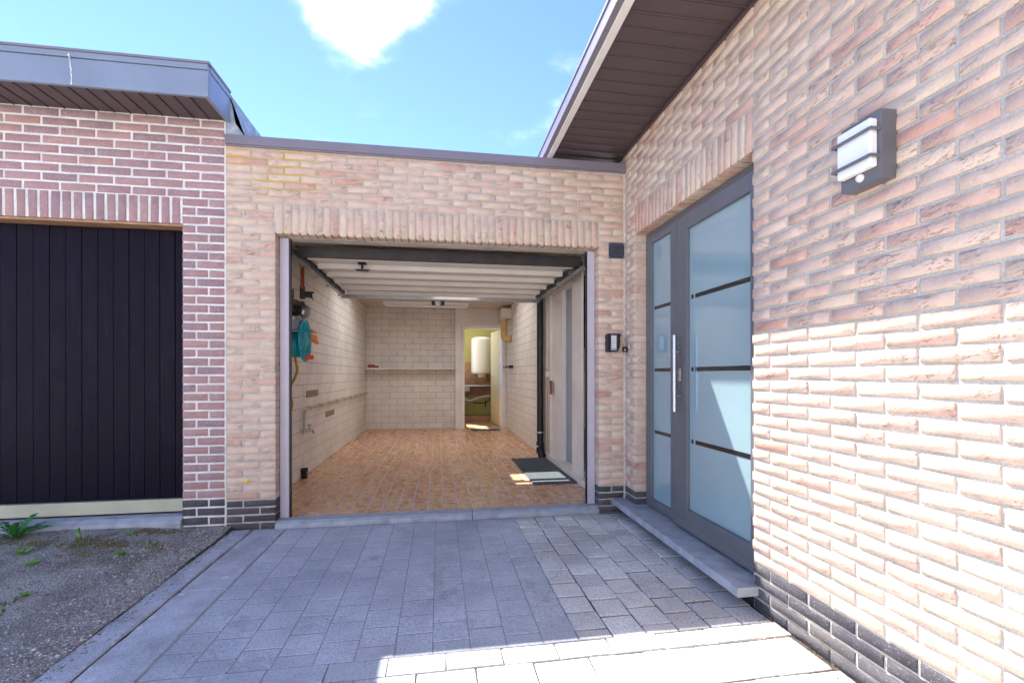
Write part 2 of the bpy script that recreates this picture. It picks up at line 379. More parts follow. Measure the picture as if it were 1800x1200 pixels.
# one slab lying flat: top at local z 0 with a chamfered edge
def slab_geo(X, Y, T, seed, c=.004, j=.001):
    q = random.Random(seed); vs = []
    for (ins, z) in ((0, -T), (0, -c), (c, 0)):
        for sx, sy in ((-1, -1), (1, -1), (1, 1), (-1, 1)):
            vs.append((sx*(X/2-ins)+q.uniform(-j, j), sy*(Y/2-ins)+q.uniform(-j, j), z+(q.uniform(-j, j)*.6 if z > -T/2 else 0)))
    fs = [(8, 9, 10, 11)]
    for a in (0, 4): fs += [(a+i, a+(i+1) % 4, a+4+(i+1) % 4, a+4+i) for i in range(4)]
    return vs, fs, [False]*len(fs)
class Kit:      # shared meshes for alike pieces, and a joined mesh for those past the limit
    def __init__(s, name, mat, geo, n, dims):
        s.name, s.mat, s.dims = name, mat, dims; s.g = [geo(k) for k in range(n)]; s.me = []
        if name == 'block': s.g = [(v_, f_, [False]*len(f_)) for v_, f_, m_ in s.g]
        for g in s.g:
            mb = MB(); mb.v, mb.f, mb.sm = g; s.me.append(mb.mesh(name, mat))
def put_piece(kit, parent, loc, rot, scale, joined=None):
    k = rnd.randrange(len(kit.me))
    if joined is None: return inst(kit.name, kit.me[k], parent, loc, rot, scale)
    from mathutils import Euler
    m = Matrix.Translation(loc) @ Euler(rot).to_matrix().to_4x4() @ Matrix.Diagonal((*scale, 1))
    v, f, sm = kit.g[k]; o = len(joined.v); joined.v += [tuple(m @ Vector(p)) for p in v]; joined.f += [tuple(i+o for i in q) for q in f]; joined.sm += sm
def bond(u0, u1, L, J, row, phase=0.0, half=True):
    p = L+J; s = u0-p+((row % 2)*p/2 if half else 0)+phase; out_ = []
    while s < u1:
        a, b = max(s, u0), min(s+L, u1)
        if b-a > .03: out_.append([a, b])
        s += p
    if len(out_) > 1:                                  # no slivers at the ends
        if out_[0][1]-out_[0][0] < .06: out_[1][0] = out_[0][0]; out_.pop(0)
        if out_[-1][1]-out_[-1][0] < .06: out_[-2][1] = out_[-1][1]; out_.pop()
    return out_

# ------------------------------------------------------------------ ground
mb = MB().add([(-300, -300, -.1), (300, -300, -.1), (300, 300, -.1), (-300, 300, -.1)], [(0, 1, 2, 3)])
struct('ground', mb, 'far_ground')
def gz(x, y):
    a = max(0, min(1, (y+.9)/.9)); return -.042+(.030+.034*max(0, min(1, (-.35-x)/.8)))*a+.006*math.sin(x*5+y*3)*.5+.004*math.sin(x*13-y*9)
mb = MB(); nx, ny = 60, 50; x0, x1, y0, y1 = -7, -.292, -6, .1
for j in range(ny+1):
    for i in range(nx+1):
        x = x1+(x0-x1)*(i/nx)**1.7; y = y1+(y0-y1)*(j/ny)**1.4; mb.v.append((x, y, gz(x, y)-(.006 if i == 0 else 0)))
mb.f = [(j*(nx+1)+i, (j+1)*(nx+1)+i, (j+1)*(nx+1)+i+1, j*(nx+1)+i+1) for j in range(ny) for i in range(nx)]; mb.sm = [True]*len(mb.f)
struct('yard', mb, 'asphalt')
G = -.045
drive = struct('driveway', MB().box(-.292, 2.68, -6.0, .0, -.09, G-.007), 'bed')
obj('joint_dust', MB().box(.08, 1.597, -1.70, -.03, G-.02, G-.0016), 'bed_worn', drive)
PX = .1512; YT = -1.70; PB = .222
kp = Kit('paver', 'paver', lambda k: slab_geo(PX-.0055, PX-.0065, .03, k, .0045, .0028), 10, None)
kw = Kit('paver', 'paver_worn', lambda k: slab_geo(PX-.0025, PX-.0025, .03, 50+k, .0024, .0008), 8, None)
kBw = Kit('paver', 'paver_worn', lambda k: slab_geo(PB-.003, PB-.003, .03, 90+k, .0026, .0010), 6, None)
kB = Kit('paver', 'paver', lambda k: slab_geo(PB-.005, PB-.005, .03, 70+k, .0045, .0022), 8, None)
rest = MB(); restw = MB()
def lay_paver(kit, x0, x1, y0, y1, size, worn, j=None):
    t_ = .4 if worn else 1
    put_piece(kit, drive, ((x0+x1)/2, (y0+y1)/2, G+rnd.uniform(-.0024, .0018)*t_), (rnd.uniform(-.006, .006)*t_, rnd.uniform(-.006, .006)*t_, rnd.uniform(-.012, .012)*t_), ((x1-x0)/size, (y1-y0-(.0035 if worn else .006))/size, 1), j)
for c in range(17):
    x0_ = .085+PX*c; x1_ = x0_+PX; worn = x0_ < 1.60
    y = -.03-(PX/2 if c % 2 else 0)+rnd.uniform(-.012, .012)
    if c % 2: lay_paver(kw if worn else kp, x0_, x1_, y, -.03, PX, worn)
    else: y = -.03
    while y > YT+.03:
        yb = max(YT, y-PX*rnd.uniform(.97, 1.03))
        if yb-YT < .04: yb = YT
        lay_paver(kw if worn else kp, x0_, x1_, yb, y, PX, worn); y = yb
y = YT; r = 0
while y > -6:
    x = .085-(r % 2)*PB/2; h_ = PB*(.5 if r == 0 else 1)
    while x < 2.65:
        xa, xb = max(.085, x), min(2.655, x+PB)
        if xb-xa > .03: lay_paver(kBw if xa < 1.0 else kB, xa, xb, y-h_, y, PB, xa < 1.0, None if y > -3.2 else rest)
        x += PB
    y -= h_; r += 1
o = obj('paving', rest, 'paver', drive); o['kind'] = 'stuff'
for k, (xa, xb) in enumerate(((-.288, -.156), (-.151, .081))):
    y = -.005 if k else -.012
    while y > -5.5:
        Ls = rnd.uniform(.92, 1.0)
        m_ = MB(); ne = 14; hw = (xb-xa)/2
        for (ins, zz, jj) in ((0, -.04, 0), (0, -.007, .004), (.006, 0, .004)):
            ring_ = [(-1, -1+2*q_/ne) for q_ in range(ne+1)]+[(1, 1-2*q_/ne) for q_ in range(ne+1)]
            for sx_, sy_ in ring_: m_.v.append((sx_*(hw-ins-abs(rnd.gauss(0, jj))), sy_*(Ls/2-.003-ins), zz+(rnd.uniform(-.001, .001) if zz == 0 else 0)))
        nr = 2*ne+2
        m_.f = [(q_+l_*nr, (q_+1) % nr+l_*nr, (q_+1) % nr+(l_+1)*nr, q_+(l_+1)*nr) for l_ in (0, 1) for q_ in range(nr)]+[tuple(range(2*nr, 3*nr))[::-1]]
        m_.f = [f_[::-1] for f_ in m_.f]; m_.sm = [False]*len(m_.f)
        inst('edging_slab', m_.mesh('edging_slab', 'edging'), drive, ((xa+xb)/2, y-Ls/2, G+.005-(.004 if k else 0)), (rnd.uniform(-.003, .003), rnd.uniform(-.012, .012), rnd.uniform(-.004, .004)))
        y -= Ls

# ------------------------------------------------------------------ brick walls
CH = .05464; Z0 = -.0508; BL = .2085; BJ = .0120; BH = CH-.0115
def zr(i): return Z0+i*CH
kS = Kit('brick', 'pale_brick', lambda k: brick_geo(BL, BH, .10, k), 10, (BL, BH))
kH = Kit('brick', 'pale_brick', lambda k: brick_geo(.11, BH, .10, 100+k), 8, (.11, BH))
kV = Kit('brick', 'pale_brick', lambda k: brick_geo(.0435, .207, .10, 200+k), 8, (.0435, .207))
kSb = Kit('brick', 'black_brick', lambda k: brick_geo(BL, BH, .10, 300+k), 6, (BL, BH))
kHb = Kit('brick', 'black_brick', lambda k: brick_geo(.11, BH, .10, 400+k), 6, (.11, BH))
NH, NL = .205, .0625
nS = Kit('brick', 'mauve_brick', lambda k: brick_geo(NH, .0495, .10, 500+k, .004, .0012), 8, (NH, .0495))
nH = Kit('brick', 'mauve_brick', lambda k: brick_geo(.095, .0495, .10, 600+k, .004, .0012), 6, (.095, .0495))
nV = Kit('brick', 'mauve_brick', lambda k: brick_geo(.053, .188, .10, 700+k, .004, .0012), 6, (.053, .188))
def lay(parent, face, u0, u1, zb, h, kits, joined=None):
    """one brick from u0 to u1, bottom zb. face: ('F', y) looks to -Y, u = x;  ('W', x) looks to -X, u = y"""
    L = u1-u0; kit = kits[0] if L > .16 else kits[1]; d = kit.dims; c = (u0+u1)/2
    s = (L/d[0], 1, h/d[1]); o_ = rnd.uniform(-.0012, .0004); tz = zb+h/2+rnd.uniform(-.0008, .0008)
    if face[0] == 'F': loc, rot = (c, face[1]+o_, tz), (rnd.uniform(-.006, .006), rnd.uniform(-.004, .004), rnd.uniform(-.006, .006))
    else: loc, rot = (face[1]+o_, c, tz), (rnd.uniform(-.006, .006), rnd.uniform(-.004, .004), -math.pi/2+rnd.uniform(-.006, .006))
    put_piece(kit, parent, loc, rot, s, joined)

# ---- the garage
W, XR, XL_ = 2.438, 2.661, -.332
garage = thing('garage', (1.2, 0, 0), 'pale brick single garage with its door open, between the neighbouring garage and the house', 'garage')
PALE, BLK = (kS, kH), (kSb, kHb)
nb = 0
for i in range(39):                                   # piers either side of the opening
    zb = zr(i)+.0057; kits = BLK if i < 4 else PALE
    a, b, c = XL_+.006, XL_+.006+.1135, -.0
    if i % 2: seg = [(a, a+.1005), (a+.113, 0)]
    else: seg = [(a, a+.214), (a+.2265, 0)]
    for u, v in seg: lay(garage, ('F', 0), u, v, zb, BH, kits)
    if i % 2: seg = [(W, W+.104), (W+.1155, XR-.002)]
    else: seg = [(W, XR-.002)]
    for u, v in seg: lay(garage, ('F', 0), u, v, zb, BH, kits)
p = W/44                                              # upright bricks over the opening
for k in range(44):
    put_piece(kV, garage, (p*(k+.5), rnd.uniform(-.0015, .0015), zr(39)+.109), (rnd.uniform(-.004, .004), rnd.uniform(-.006, .006), rnd.uniform(-.006, .006)), ((p-.0125)/.0435, 1, 1))
for i in range(39, 43):
    zb = zr(i)+.0057
    for u0, u1 in ((XL_+.006, -.012), (W+.012, XR-.002)):
        if i % 2: seg = [(u0, u0+.102), (u0+.114, u1)]
        else: seg = [(u0, u1-.115), (u1-.102, u1)] if u1-u0 > .25 else [(u0, u1)]
        for u, v in seg: lay(garage, ('F', 0), u, v, zb, BH, PALE)
for i in range(43, 51):
    for u, v in bond(XL_+.006, XR-.002, BL, BJ, i, .06): lay(garage, ('F', 0), u, v, zr(i)+.0057, BH, PALE)
mb = MB(); t = .0042                                   # mortar and the wall behind the face
mb.box(XL_, -t, t, .20, -.09, 2.74); mb.box(W+t, XR+.02, t, .20, -.09, 2.74); mb.box(-t, W+t, t, .10, zr(39)+.018, 2.74).box(-t, W+t, .10, .20, zr(39)+.003, 2.74)
obj('wall', mb, 'mortar', garage)
mb = MB().box(XL_+.004, XR-.002, -.028, .26, 2.702, 2.768); mb.box(XL_+.004, XR-.002, -.022, -.004, 2.690, 2.702)
obj('coping', mb, 'coping', garage, .004)
# interior shell
XW, YB, YB2, XI, ZC = -.23, 5.7, 5.52, 2.50, 2.36
obj('inner_wall', MB().box(XW-.15, XW-.0035, .2, 6.0, -.1, 2.5), 'block_joint', garage)
obj('inner_wall', MB().box(XW-.15, 1.48, YB+.0035, 6.0, -.1, 2.5), 'block_joint', garage)
mb = MB().box(1.48, 1.60, YB2, 6.0, -.1, 2.5).box(1.60, 2.46, YB2, 6.0, 2.06, 2.5).box(2.46, 2.75, YB2, 6.0, -.1, 2.5)
obj('inner_wall', mb, 'block_paint', garage)
mb = MB().box(XI+.0035, 2.7, 2.32, YB2, -.1, 2.5)
obj('inner_wall', mb, 'block_joint', garage)
# wall with the niche of the side door, and the yellow alcove nearest the front
mb = MB().box(2.54, 2.72, 2.06, 2.32, -.1, 2.5).box(2.54, 2.72, 1.10, 2.06, 2.05, 2.5).box(2.54, 2.566, .78, 1.10, -.1, 2.5).box(2.54, 2.72, .2, .78, 2.08, 2.5).box(2.54, 2.72, .2, .24, -.1, 2.08)
obj('inner_wall', mb, 'block_paint', garage, .004)
mb = MB().box(2.515, 2.545, .24, 2.30, -.02, .062).box(2.545, 3.3, .24, .78, -.02, .06).box(2.545, 2.8, 1.10, 2.06, -.02, .06)
obj('step', mb, 'block_paint', garage, .004)
obj('alcove_wall', MB().box(2.567, 3.3, 1.06, 1.099, .06, .52).box(3.0, 3.04, .2, 1.06, .06, .52), 'grey_wall', garage)
obj('alcove_wall', MB().box(2.567, 3.3, 1.06, 1.099, .52, 2.4).box(3.0, 3.04, .2, 1.06, .52, 2.4), 'yellow_wall', garage)
obj('alcove_cupboard', MB().box(2.60, 2.99, .86, 1.05, 1.34, 2.06), 'dark_steel', garage, .01)
mb = MB().box(XW-.15, 2.75, .2, 2.2, ZC, 2.55).box(XW-.15, .84, 2.2, 2.88, ZC, 2.55).box(1.50, 2.75, 2.2, 2.88, ZC, 2.55).box(XW-.15, .02, 2.88, 4.1, ZC, 2.55).box(2.28, 2.75, 2.88, 4.1, ZC, 2.55).box(XW-.15, 2.75, 4.1, 6.0, ZC, 2.55).box(.02, 2.28, 2.88, 2.94, ZC, 2.55)   # openings for the sun-patch roof light and the added opal one
obj('ceiling', mb, 'ceiling', garage)
mb = MB().box(.80, .84, 2.16, 2.92, 2.551, 2.66).box(1.50, 1.54, 2.16, 2.92, 2.551, 2.66).box(.84, 1.50, 2.16, 2.2, 2.551, 2.66).box(.84, 1.50, 2.88, 2.92, 2.551, 2.66).box(.84, 1.50, 2.50, 2.54, 2.60, 2.64)
obj('unseen_roof_light_frame', mb, 'white_board', garage)
for k in range(3):
    obj('added_opal_pane', MB().box(.0+k*.77, .75+k*.77, 2.92, 4.12, 2.604, 2.612), 'opal', garage)  # unseen opal roof light, added to brighten the garage interior
obj('unseen_roof_light_frame', MB().box(-.04, .0, 2.93, 4.16, 2.551, 2.62).box(2.30, 2.34, 2.93, 4.16, 2.551, 2.62).box(.0, 2.30, 4.12, 4.16, 2.551, 2.62).box(.751, .769, 2.93, 4.12, 2.56, 2.625).box(1.521, 1.539, 2.93, 4.12, 2.56, 2.625), 'white_board', garage)  # frame of the added opal roof light
# painted blocks
kb = Kit('block', 'block_paint', lambda k: brick_geo(.288, .113, .02, 800+k, .0016, .0005), 8, (.288, .113))
jb = MB(); nblk = 0
def wall_blocks(kind, at, u0, u1, ztop, limit, rev=False):
    global nblk
    for i in range(20):
        zb = .006+i*.1195
        if zb > ztop: break
        h = min(.113, ztop-zb)
        if h < .03: continue
        for a, b in bond(u0, u1, .288, .0085, i):
            c = (a+b)/2; s = ((b-a)/.288, 1, h/.113)
            if kind == 'B': loc, rot = (c, at, zb+h/2), (0, 0, 0)
            elif kind == 'L': loc, rot = (at, c, zb+h/2), (0, 0, math.pi/2)
            else: loc, rot = (at, c, zb+h/2), (0, 0, -math.pi/2)
            ind = nblk < 300 and limit(c); nblk += ind
            put_piece(kb, garage, loc, rot, s, None if ind else jb)
wall_blocks('B', YB, XW, 1.48, ZC, lambda c: True)
wall_blocks('L', XW, .2, YB, ZC, lambda c: c > .7 and c < 4.2)
wall_blocks('R', XI, 2.33, YB2, ZC, lambda c: False)
o = obj('blockwork', jb, 'block_paint', garage); o['kind'] = 'stuff'
# floor tiles
obj('floor', MB().box(XW, 2.54, .115, 5.9, -.09, -.0012), 'tile_grout', garage)
kt = Kit('tile', 'tile', lambda k: slab_geo(.1115, .2335, .012, 900+k, .0012, .0008), 8, None)
jt = MB(); cand = []
for c in range(24):
    cx = XW+.119*(c+.5)
    for r in range(25):
        cy = .115+.241*(r+.5)-(c % 2)*.12; sy = 1
        if cy-.12 < .118: lo, hi = .118, cy+.1205; cy = (lo+hi)/2; sy = (hi-lo)/.241
        if sy < .15 or cy > 5.9: continue
        sx = 1; cxx = cx
        if cx+.06 > 2.51: sx = max(.2, (2.51-(cx-.0595))/.119); cxx = (2.51+cx-.0595)/2
        cand.append((cy, cxx, sx, sy))
cand.sort()
for k, (cy, cx, sx, sy) in enumerate(cand):
    put_piece(kt, garage, (cx, cy, rnd.uniform(-.0006, .0006)), (rnd.uniform(-.0015, .0015), rnd.uniform(-.0015, .0015), 0), (sx, sy, 1), None if k < 300 else jt)
o = obj('tiling', jt, 'tile', garage); o['kind'] = 'stuff'
# doorstep of bluestone, in two lengths
obj('threshold', MB().prism([(-.02, G-.02), (.113, G-.02), (.113, .004), (.012, .004), (-.02, -.014)], 'x', .0, 1.42), 'bluestone', garage, .003)
obj('threshold', MB().prism([(-.02, G-.02), (.113, G-.02), (.113, .003), (.012, .003), (-.02, -.015)], 'x', 1.424, W), 'bluestone', garage, .003)
for x0, x1 in ((.004, .068), (W-.066, W-.004)):
    obj('door_jamb', MB().box(x0, x1, .075, .125, .005, 2.078), 'steel_jamb', garage, .004)
for x0, x1 in ((.068, .078), (W-.076, W-.066)):
    obj('rubber_seal', MB().box(x0, x1, .085, .115, .006, 2.07), 'black', garage)
# back room seen through the rear doorway
obj('door_frame', MB().box(1.60, 1.66, YB2-.02, 5.98, -.0, 2.06).box(2.40, 2.46, YB2-.02, 5.98, 0, 2.06).box(1.66, 2.40, YB2-.02, 5.98, 2.0, 2.06), 'white_board', garage, .004)
dl = obj('rear_door', MB().add([(2.395, 5.90, .01), (2.30, 6.62, .01), (2.335, 6.625, .01), (2.43, 5.905, .01), (2.395, 5.90, 1.99), (2.30, 6.62, 1.99), (2.335, 6.625, 1.99), (2.43, 5.905, 1.99)],
     [(0, 3, 2, 1), (4, 5, 6, 7), (0, 1, 5, 4), (1, 2, 6, 5), (2, 3, 7, 6), (3, 0, 4, 7)]), 'door_cream', garage, .003)
obj('handle', MB().tube([(2.33, 6.48, 1.02), (2.28, 6.48, 1.02), (2.28, 6.38, 1.02)], .009, 8, 3), 'chrome', dl)
mb = MB().box(.2, 1.35, 5.98, 7.4, -.1, .95).box(.2, 1.35, 5.98, 7.4, 2.15, 2.6).box(.2, 1.35, 5.98, 6.1, .95, 2.15).box(.2, 1.35, 7.25, 7.4, .95, 2.15)
mb = MB().box(1.2, 1.35, 6.0, 7.4, -.1, .95).box(1.2, 1.35, 6.0, 7.4, 2.3, 2.6).box(1.2, 1.35, 6.0, 6.05, .95, 2.3).box(1.2, 1.35, 7.3, 7.4, .95, 2.3)
obj('back_room_wall', mb, 'green_wall', garage)
obj('back_room_wall', MB().box(1.2, 2.75, 7.4, 7.5, 1.36, 2.6), 'green_wall', garage)
obj('back_room_wall', MB().box(1.35, 2.75, 7.4, 7.5, -.1, .55), 'green_wall', garage)
obj('back_room_panel', MB().box(1.35, 2.75, 7.395, 7.5, .55, 1.36), 'wood_panel', garage)
obj('back_room_wall', MB().box(2.6, 2.75, 6.0, 7.4, -.1, 2.6), 'green_wall', garage)
mb = MB().box(1.2, 2.75, 6.0, 6.3, 2.45, 2.6).box(1.2, 2.75, 7.0, 7.5, 2.45, 2.6).box(2.4, 2.75, 6.3, 7.0, 2.45, 2.6)
obj('back_room_ceiling', mb, 'ceiling', garage)
obj('added_opal_pane', MB().box(1.2, 2.42, 6.28, 7.02, 2.604, 2.612), 'opal', garage)  # unseen opal roof light, added to bring daylight into the back room
obj('back_room_floor', MB().box(1.3, 2.7, 5.9, 7.4, -.09, -.004), 'wood_panel', garage)
obj('flat_roof', MB().box(XL_+.05, XR, .2, 2.14, 2.552, 2.6).box(XL_+.05, XR, 4.17, 6.0, 2.552, 2.6), 'roofing', garage)

# ---- the house
house = thing('house', (XR, -1.5, 0), 'pale brick house wall on the right with glazed entrance door and brown eaves', 'house')
YF, YN, YEND = -.202, -1.548, -6.4
FW = ('W', XR); jh = MB(); jhb = MB(); cand = []
for i in range(54):
    zb = zr(i)+.0057
    if zb > 2.84: break
    h = min(BH, 2.842-zb); kits = BLK if i < 4 else PALE
    spans = [(YEND, YN)] + ([(YF, -.008)] if i < 44 else [])
    if i >= 44: spans = [(YEND, -.008)]
    for s0, s1 in spans:
        if s1-s0 < .3: seg = [(s0, s1)] if i % 2 else [(s0, s0+.095), (s0+.107, s1)]
        else: seg = bond(s0, s1, BL, BJ, i, (s1-s0) % (BL+BJ))
        for a, b in seg: cand.append((a, b, zb, h, i))
def show(q):     # how large a brick shows from the photograph's place
    a, b, zb, h, i = q; y = (a+b)/2; d = Vector((XR, y, zb))-Vector(cam.location)
    if y < -2.72: return 9+abs(y)
    return -h*(b-a)*1.49/d.length**3
cand.sort(key=show)
for k, (a, b, zb, h, i) in enumerate(cand):
    kits = BLK if i < 4 else PALE
    lay(house, FW, a, b, zb, h, kits, None if k < 300-24 else (jhb if i < 4 else jh))
o = obj('brickwork', jh, 'pale_brick', house); o['kind'] = 'stuff'
o = obj('brickwork', jhb, 'black_brick', house); o['kind'] = 'stuff'
ns = 24; p = (YF-YN)/ns
for k in range(ns):
    put_piece(kV, house, (XR+rnd.uniform(-.0015, .0015), YN+p*(k+.5), zr(40)+.109), (rnd.uniform(-.004, .004), rnd.uniform(-.006, .006), -math.pi/2), ((p-.0125)/.0435, 1, 1))
mb = MB(); x0 = XR+.0042
mb.box(x0, 3.2, YEND, YN-.004, -.09, 2.9); mb.box(x0, 3.2, YN-.004, YF+.004, zr(40)+.018, 2.9); mb.box(x0, 2.80, YF+.004, -.0, -.09, 2.9); mb.box(XR+.021, 2.8, .0, .3, -.09, 2.9)
obj('wall', mb, 'mortar', house)
mb = MB().box(2.6, XR+.04, -.014, .008, zr(4), 2.69)
obj('corner_joint', MB().prism([(XR-.012, -.001), (XR+.012, -.001), (XR+.012, -.016), (XR+.003, -.016)], 'z', -.04, 2.69), 'mortar', house)
obj('door_sill', MB().box(2.552, 2.80, -1.592, -.006, .018, .064), 'bluestone', house, .003)
obj('sill_shade_bed', MB().box(2.668, 2.80, -1.56, -.01, -.09, .018), 'dark_steel', house)  # coloured dark to stand in for the shadow under the sill
def frame_y(x0, x1, z0, z1, t_, ya, yb):
    return MB().box(x0, x0+t_, ya, yb, z0, z1).box(x1-t_, x1, ya, yb, z0, z1).box(x0+t_, x1-t_, ya, yb, z0, z0+t_).box(x0+t_, x1-t_, ya, yb, z1-t_, z1)
# entrance: side light and door leaf
FX = 2.750
def frame(y0, y1, z0, z1, sy0, sy1, sz0, sz1, xa, xb):
    return MB().box(xa, xb, y0, y0+sy0, z0, z1).box(xa, xb, y1-sy1, y1, z0, z1).box(xa, xb, y0+sy0, y1-sy1, z0, z0+sz0).box(xa, xb, y0+sy0, y1-sy1, z1-sz1, z1)
obj('door_surround', frame(-1.60, -.206, .064, zr(40)+.004, .075, .07, .03, .05, FX-.002, FX+.07), 'anthracite', house, .003)
side = obj('side_light', frame(-.700, -.274, .085, zr(40)-.045, .082, .055, .058, .05, FX-.02, FX+.05), 'anthracite', house, .004)
obj('pane', MB().box(FX, FX+.02, -.625, -.322, .135, zr(40)-.085), 'frost', side)
leaf = obj('entrance_door', frame(-1.56, -.708, .080, zr(40)-.045, .12, .125, .125, .095, FX-.022, FX+.05), 'anthracite', house, .004)
obj('pane', MB().box(FX, FX+.02, -1.448, -.826, .195, zr(40)-.13), 'frost', leaf)
obj('weather_bar', MB().prism([(FX-.022, .085), (FX-.045, .085), (FX-.045, .105), (FX-.022, .125)], 'y', -1.56, -.712), 'anthracite', leaf)
for zs in (1.555, 1.098, .642):
    obj('clear_strip', MB().box(FX-.0025, FX-.0008, -.60, -.35, zs-.012, zs+.012), 'clear', side)
    obj('clear_strip', MB().box(FX-.0025, FX-.0008, -1.438, -.90, zs-.013, zs+.013), 'clear', leaf)
    obj('clear_strip', MB().box(FX-.0025, FX-.0008, -.878, -.855, zs-.013, zs+.013), 'clear', leaf)
mb = MB().cyl((2.675, -.775, .825), (2.675, -.775, 1.32), .014)
for z in (.93, 1.215): mb.cyl((2.675, -.775, z), (FX-.02, -.775, z), .009)
obj('pull_handle', mb, 'chrome', leaf)
obj('lock', MB().box(FX-.032, FX-.02, -.765, -.737, 1.02, 1.105).cyl((FX-.04, -.751, 1.08), (FX-.03, -.751, 1.08), .009), 'chrome', leaf, .003)
# eaves
ev = obj('eaves', MB().box(2.010, 2.044, -6.4, 4.0, 2.846, 2.945).box(2.044, XR+.3, -6.4, 4.0, 2.895, 3.0), 'coping', house)
obj('gutter_lip', MB().box(2.004, 2.0095, -6.4, 4.0, 2.925, 2.948), 'coping', ev, .003)
obj('white_trim', MB().box(2.0445, 2.090, -6.4, 4.0, 2.838, 2.894), 'white_board', ev, .004)
y = .32; k = 0
sp_mesh = None
while y > -6.3:
    wdt = .108
    m_ = MB().box(2.0905, XR+.01, y-wdt+.006, y, 2.852, 2.862).box(2.0905, XR+.01, y-.012, y-.004, 2.846, 2.852)
    obj('soffit_plank', m_, 'soffit', ev, .0015, 1); y -= wdt
obj('soffit_backing', MB().box(2.0905, XR+.01, -6.3, 4.0, 2.866, 2.894), 'dark_steel', ev)
obj('wall_bead', MB().box(XR-.016, XR+.004, -6.3, -.03, 2.829, 2.8455), 'soffit', ev)
obj('roof', MB().box(2.2, 6, -6.4, 4.0, 3.001, 3.06), 'roofing', house)

# ---- the neighbour's garage
neigh = thing('garage', (-1.7, 0, 0), 'mauve brick garage on the left with dark boarded door and slate fascia', 'garage')
NX0, NXD, NT_ = -3.6, -.615, 2.125
NR = .0625; nz0 = NT_-35*NR
for i in range(48):
    zb = nz0+i*NR+.006; black = zb < .15
    kits = (kSb, kHb) if black else (nS, nH)
    if zb > 2.87: break
    if i < 38:
        u0, u1 = NXD, -.343
        seg = [(u0, u0+.163), (u0+.175, u1)] if i % 2 else [(u0, u0+.083), (u0+.095, u1)]
        for a, b in seg: lay(neigh, ('F', .004), a, b, zb, .0495, kits)
    else:
        for a, b in bond(NX0, -.343, NH, .0135, i, .05): lay(neigh, ('F', .004), a, b, zb, .0495, kits)
p = .0675; x = NXD-.006
while x > NX0:
    put_piece(nV, neigh, (x-p/2-.001, .004, NT_+.0945), (0, rnd.uniform(-.008, .008), rnd.uniform(-.006, .006)), (1, 1, .98)); x -= p
mb = MB().box(NXD+.004, XL_-.001, .0075, .3, -.09, 2.93).box(NX0, NXD+.004, .0075, .3, NT_+.006, 2.93)
mb.box(NX0-.33, NX0, .0075, .3, -.09, 2.93)
obj('wall', mb, 'mortar_white', neigh)
jn = MB()
for i in range(48):
    zb = nz0+i*NR+.006
    if zb > 2.87: break
    for a, b in bond(NX0-.33, NX0-.004, NH, .0135, i): lay(neigh, ('F', .004), a, b, zb, .0495, (nS, nH), jn)
o = obj('brickwork', jn, 'mauve_brick', neigh); o['kind'] = 'stuff'
obj('side_wall', MB().box(NX0, XL_-.004, .3, 6, -.09, 2.93), 'mortar_white', neigh)
obj('lintel_board', MB().box(NX0, NXD+.005, .02, .14, NT_-.012, NT_+.004), 'wood_panel', neigh)
door = obj('garage_door', MB().box(NX0, NXD-.004, .16, .19, .10, NT_-.012), 'dark_door', neigh)
x = NXD-.006; w0 = .0995
km = MB().prism([(-.0488, .16), (-.0488, .123), (-.0468, .120), (.0468, .120), (.0488, .123), (.0488, .16)], 'z', .178, NT_-.016)
bm = km.mesh('board', 'dark_door')
while x > NX0+.1:
    o = inst('board', bm, door, (x-w0/2, 0, 0), (0, rnd.uniform(-.0006, .0006), 0)); x -= w0
obj('bottom_rail', MB().box(NX0, NXD-.008, .098, .159, .083, .172), 'beige_board', door, .003)
obj('door_threshold', MB().box(NX0, NXD-.003, .10, .2, .03, .078), 'dark_steel', neigh)
obj('sill', MB().prism([(-.022, -.06), (.1, -.06), (.1, .072), (.02, .07), (-.022, .044)], 'x', NX0, NXD-.002), 'bluestone', neigh, .003)
fc = obj('fascia', MB().box(NX0, -.305, -.31, -.285, 2.862, 3.03).box(NX0, -.305, -.318, -.285, 3.033, 3.068).box(-.33, -.304, -.285, .0, 2.862, 3.03).box(-.33, -.298, -.285, .0, 3.033, 3.068), 'fascia_blue', neigh, .003)
mbd = MB(); xd = -1.09
for k in range(11):
    za = 3.05-k*.017; wd = rnd.uniform(.0015, .004)*(1.6 if k in (3, 10) else 1); xd += rnd.uniform(-.003, .004)
    mbd.box(xd-wd, xd+wd, -.3215 if za > 3.03 else -.3125, -.311, za-.016, za)
obj('drip_mark', mbd, 'white_plastic', fc)
obj('roof_edge', MB().box(NX0, -.292, -.325, .0, 3.069, 3.084), 'coping', neigh, .003)
x = -.335
while x > NX0:
    obj('soffit_plank', MB().box(x-.094, x, -.284, .02, 2.876, 2.886).box(x-.008, x-.002, -.284, .02, 2.871, 2.876), 'soffit', fc); x -= .1
obj('roof', MB().box(NX0, -.33, -.28, 6, 2.94, 3.066), 'roofing', neigh)
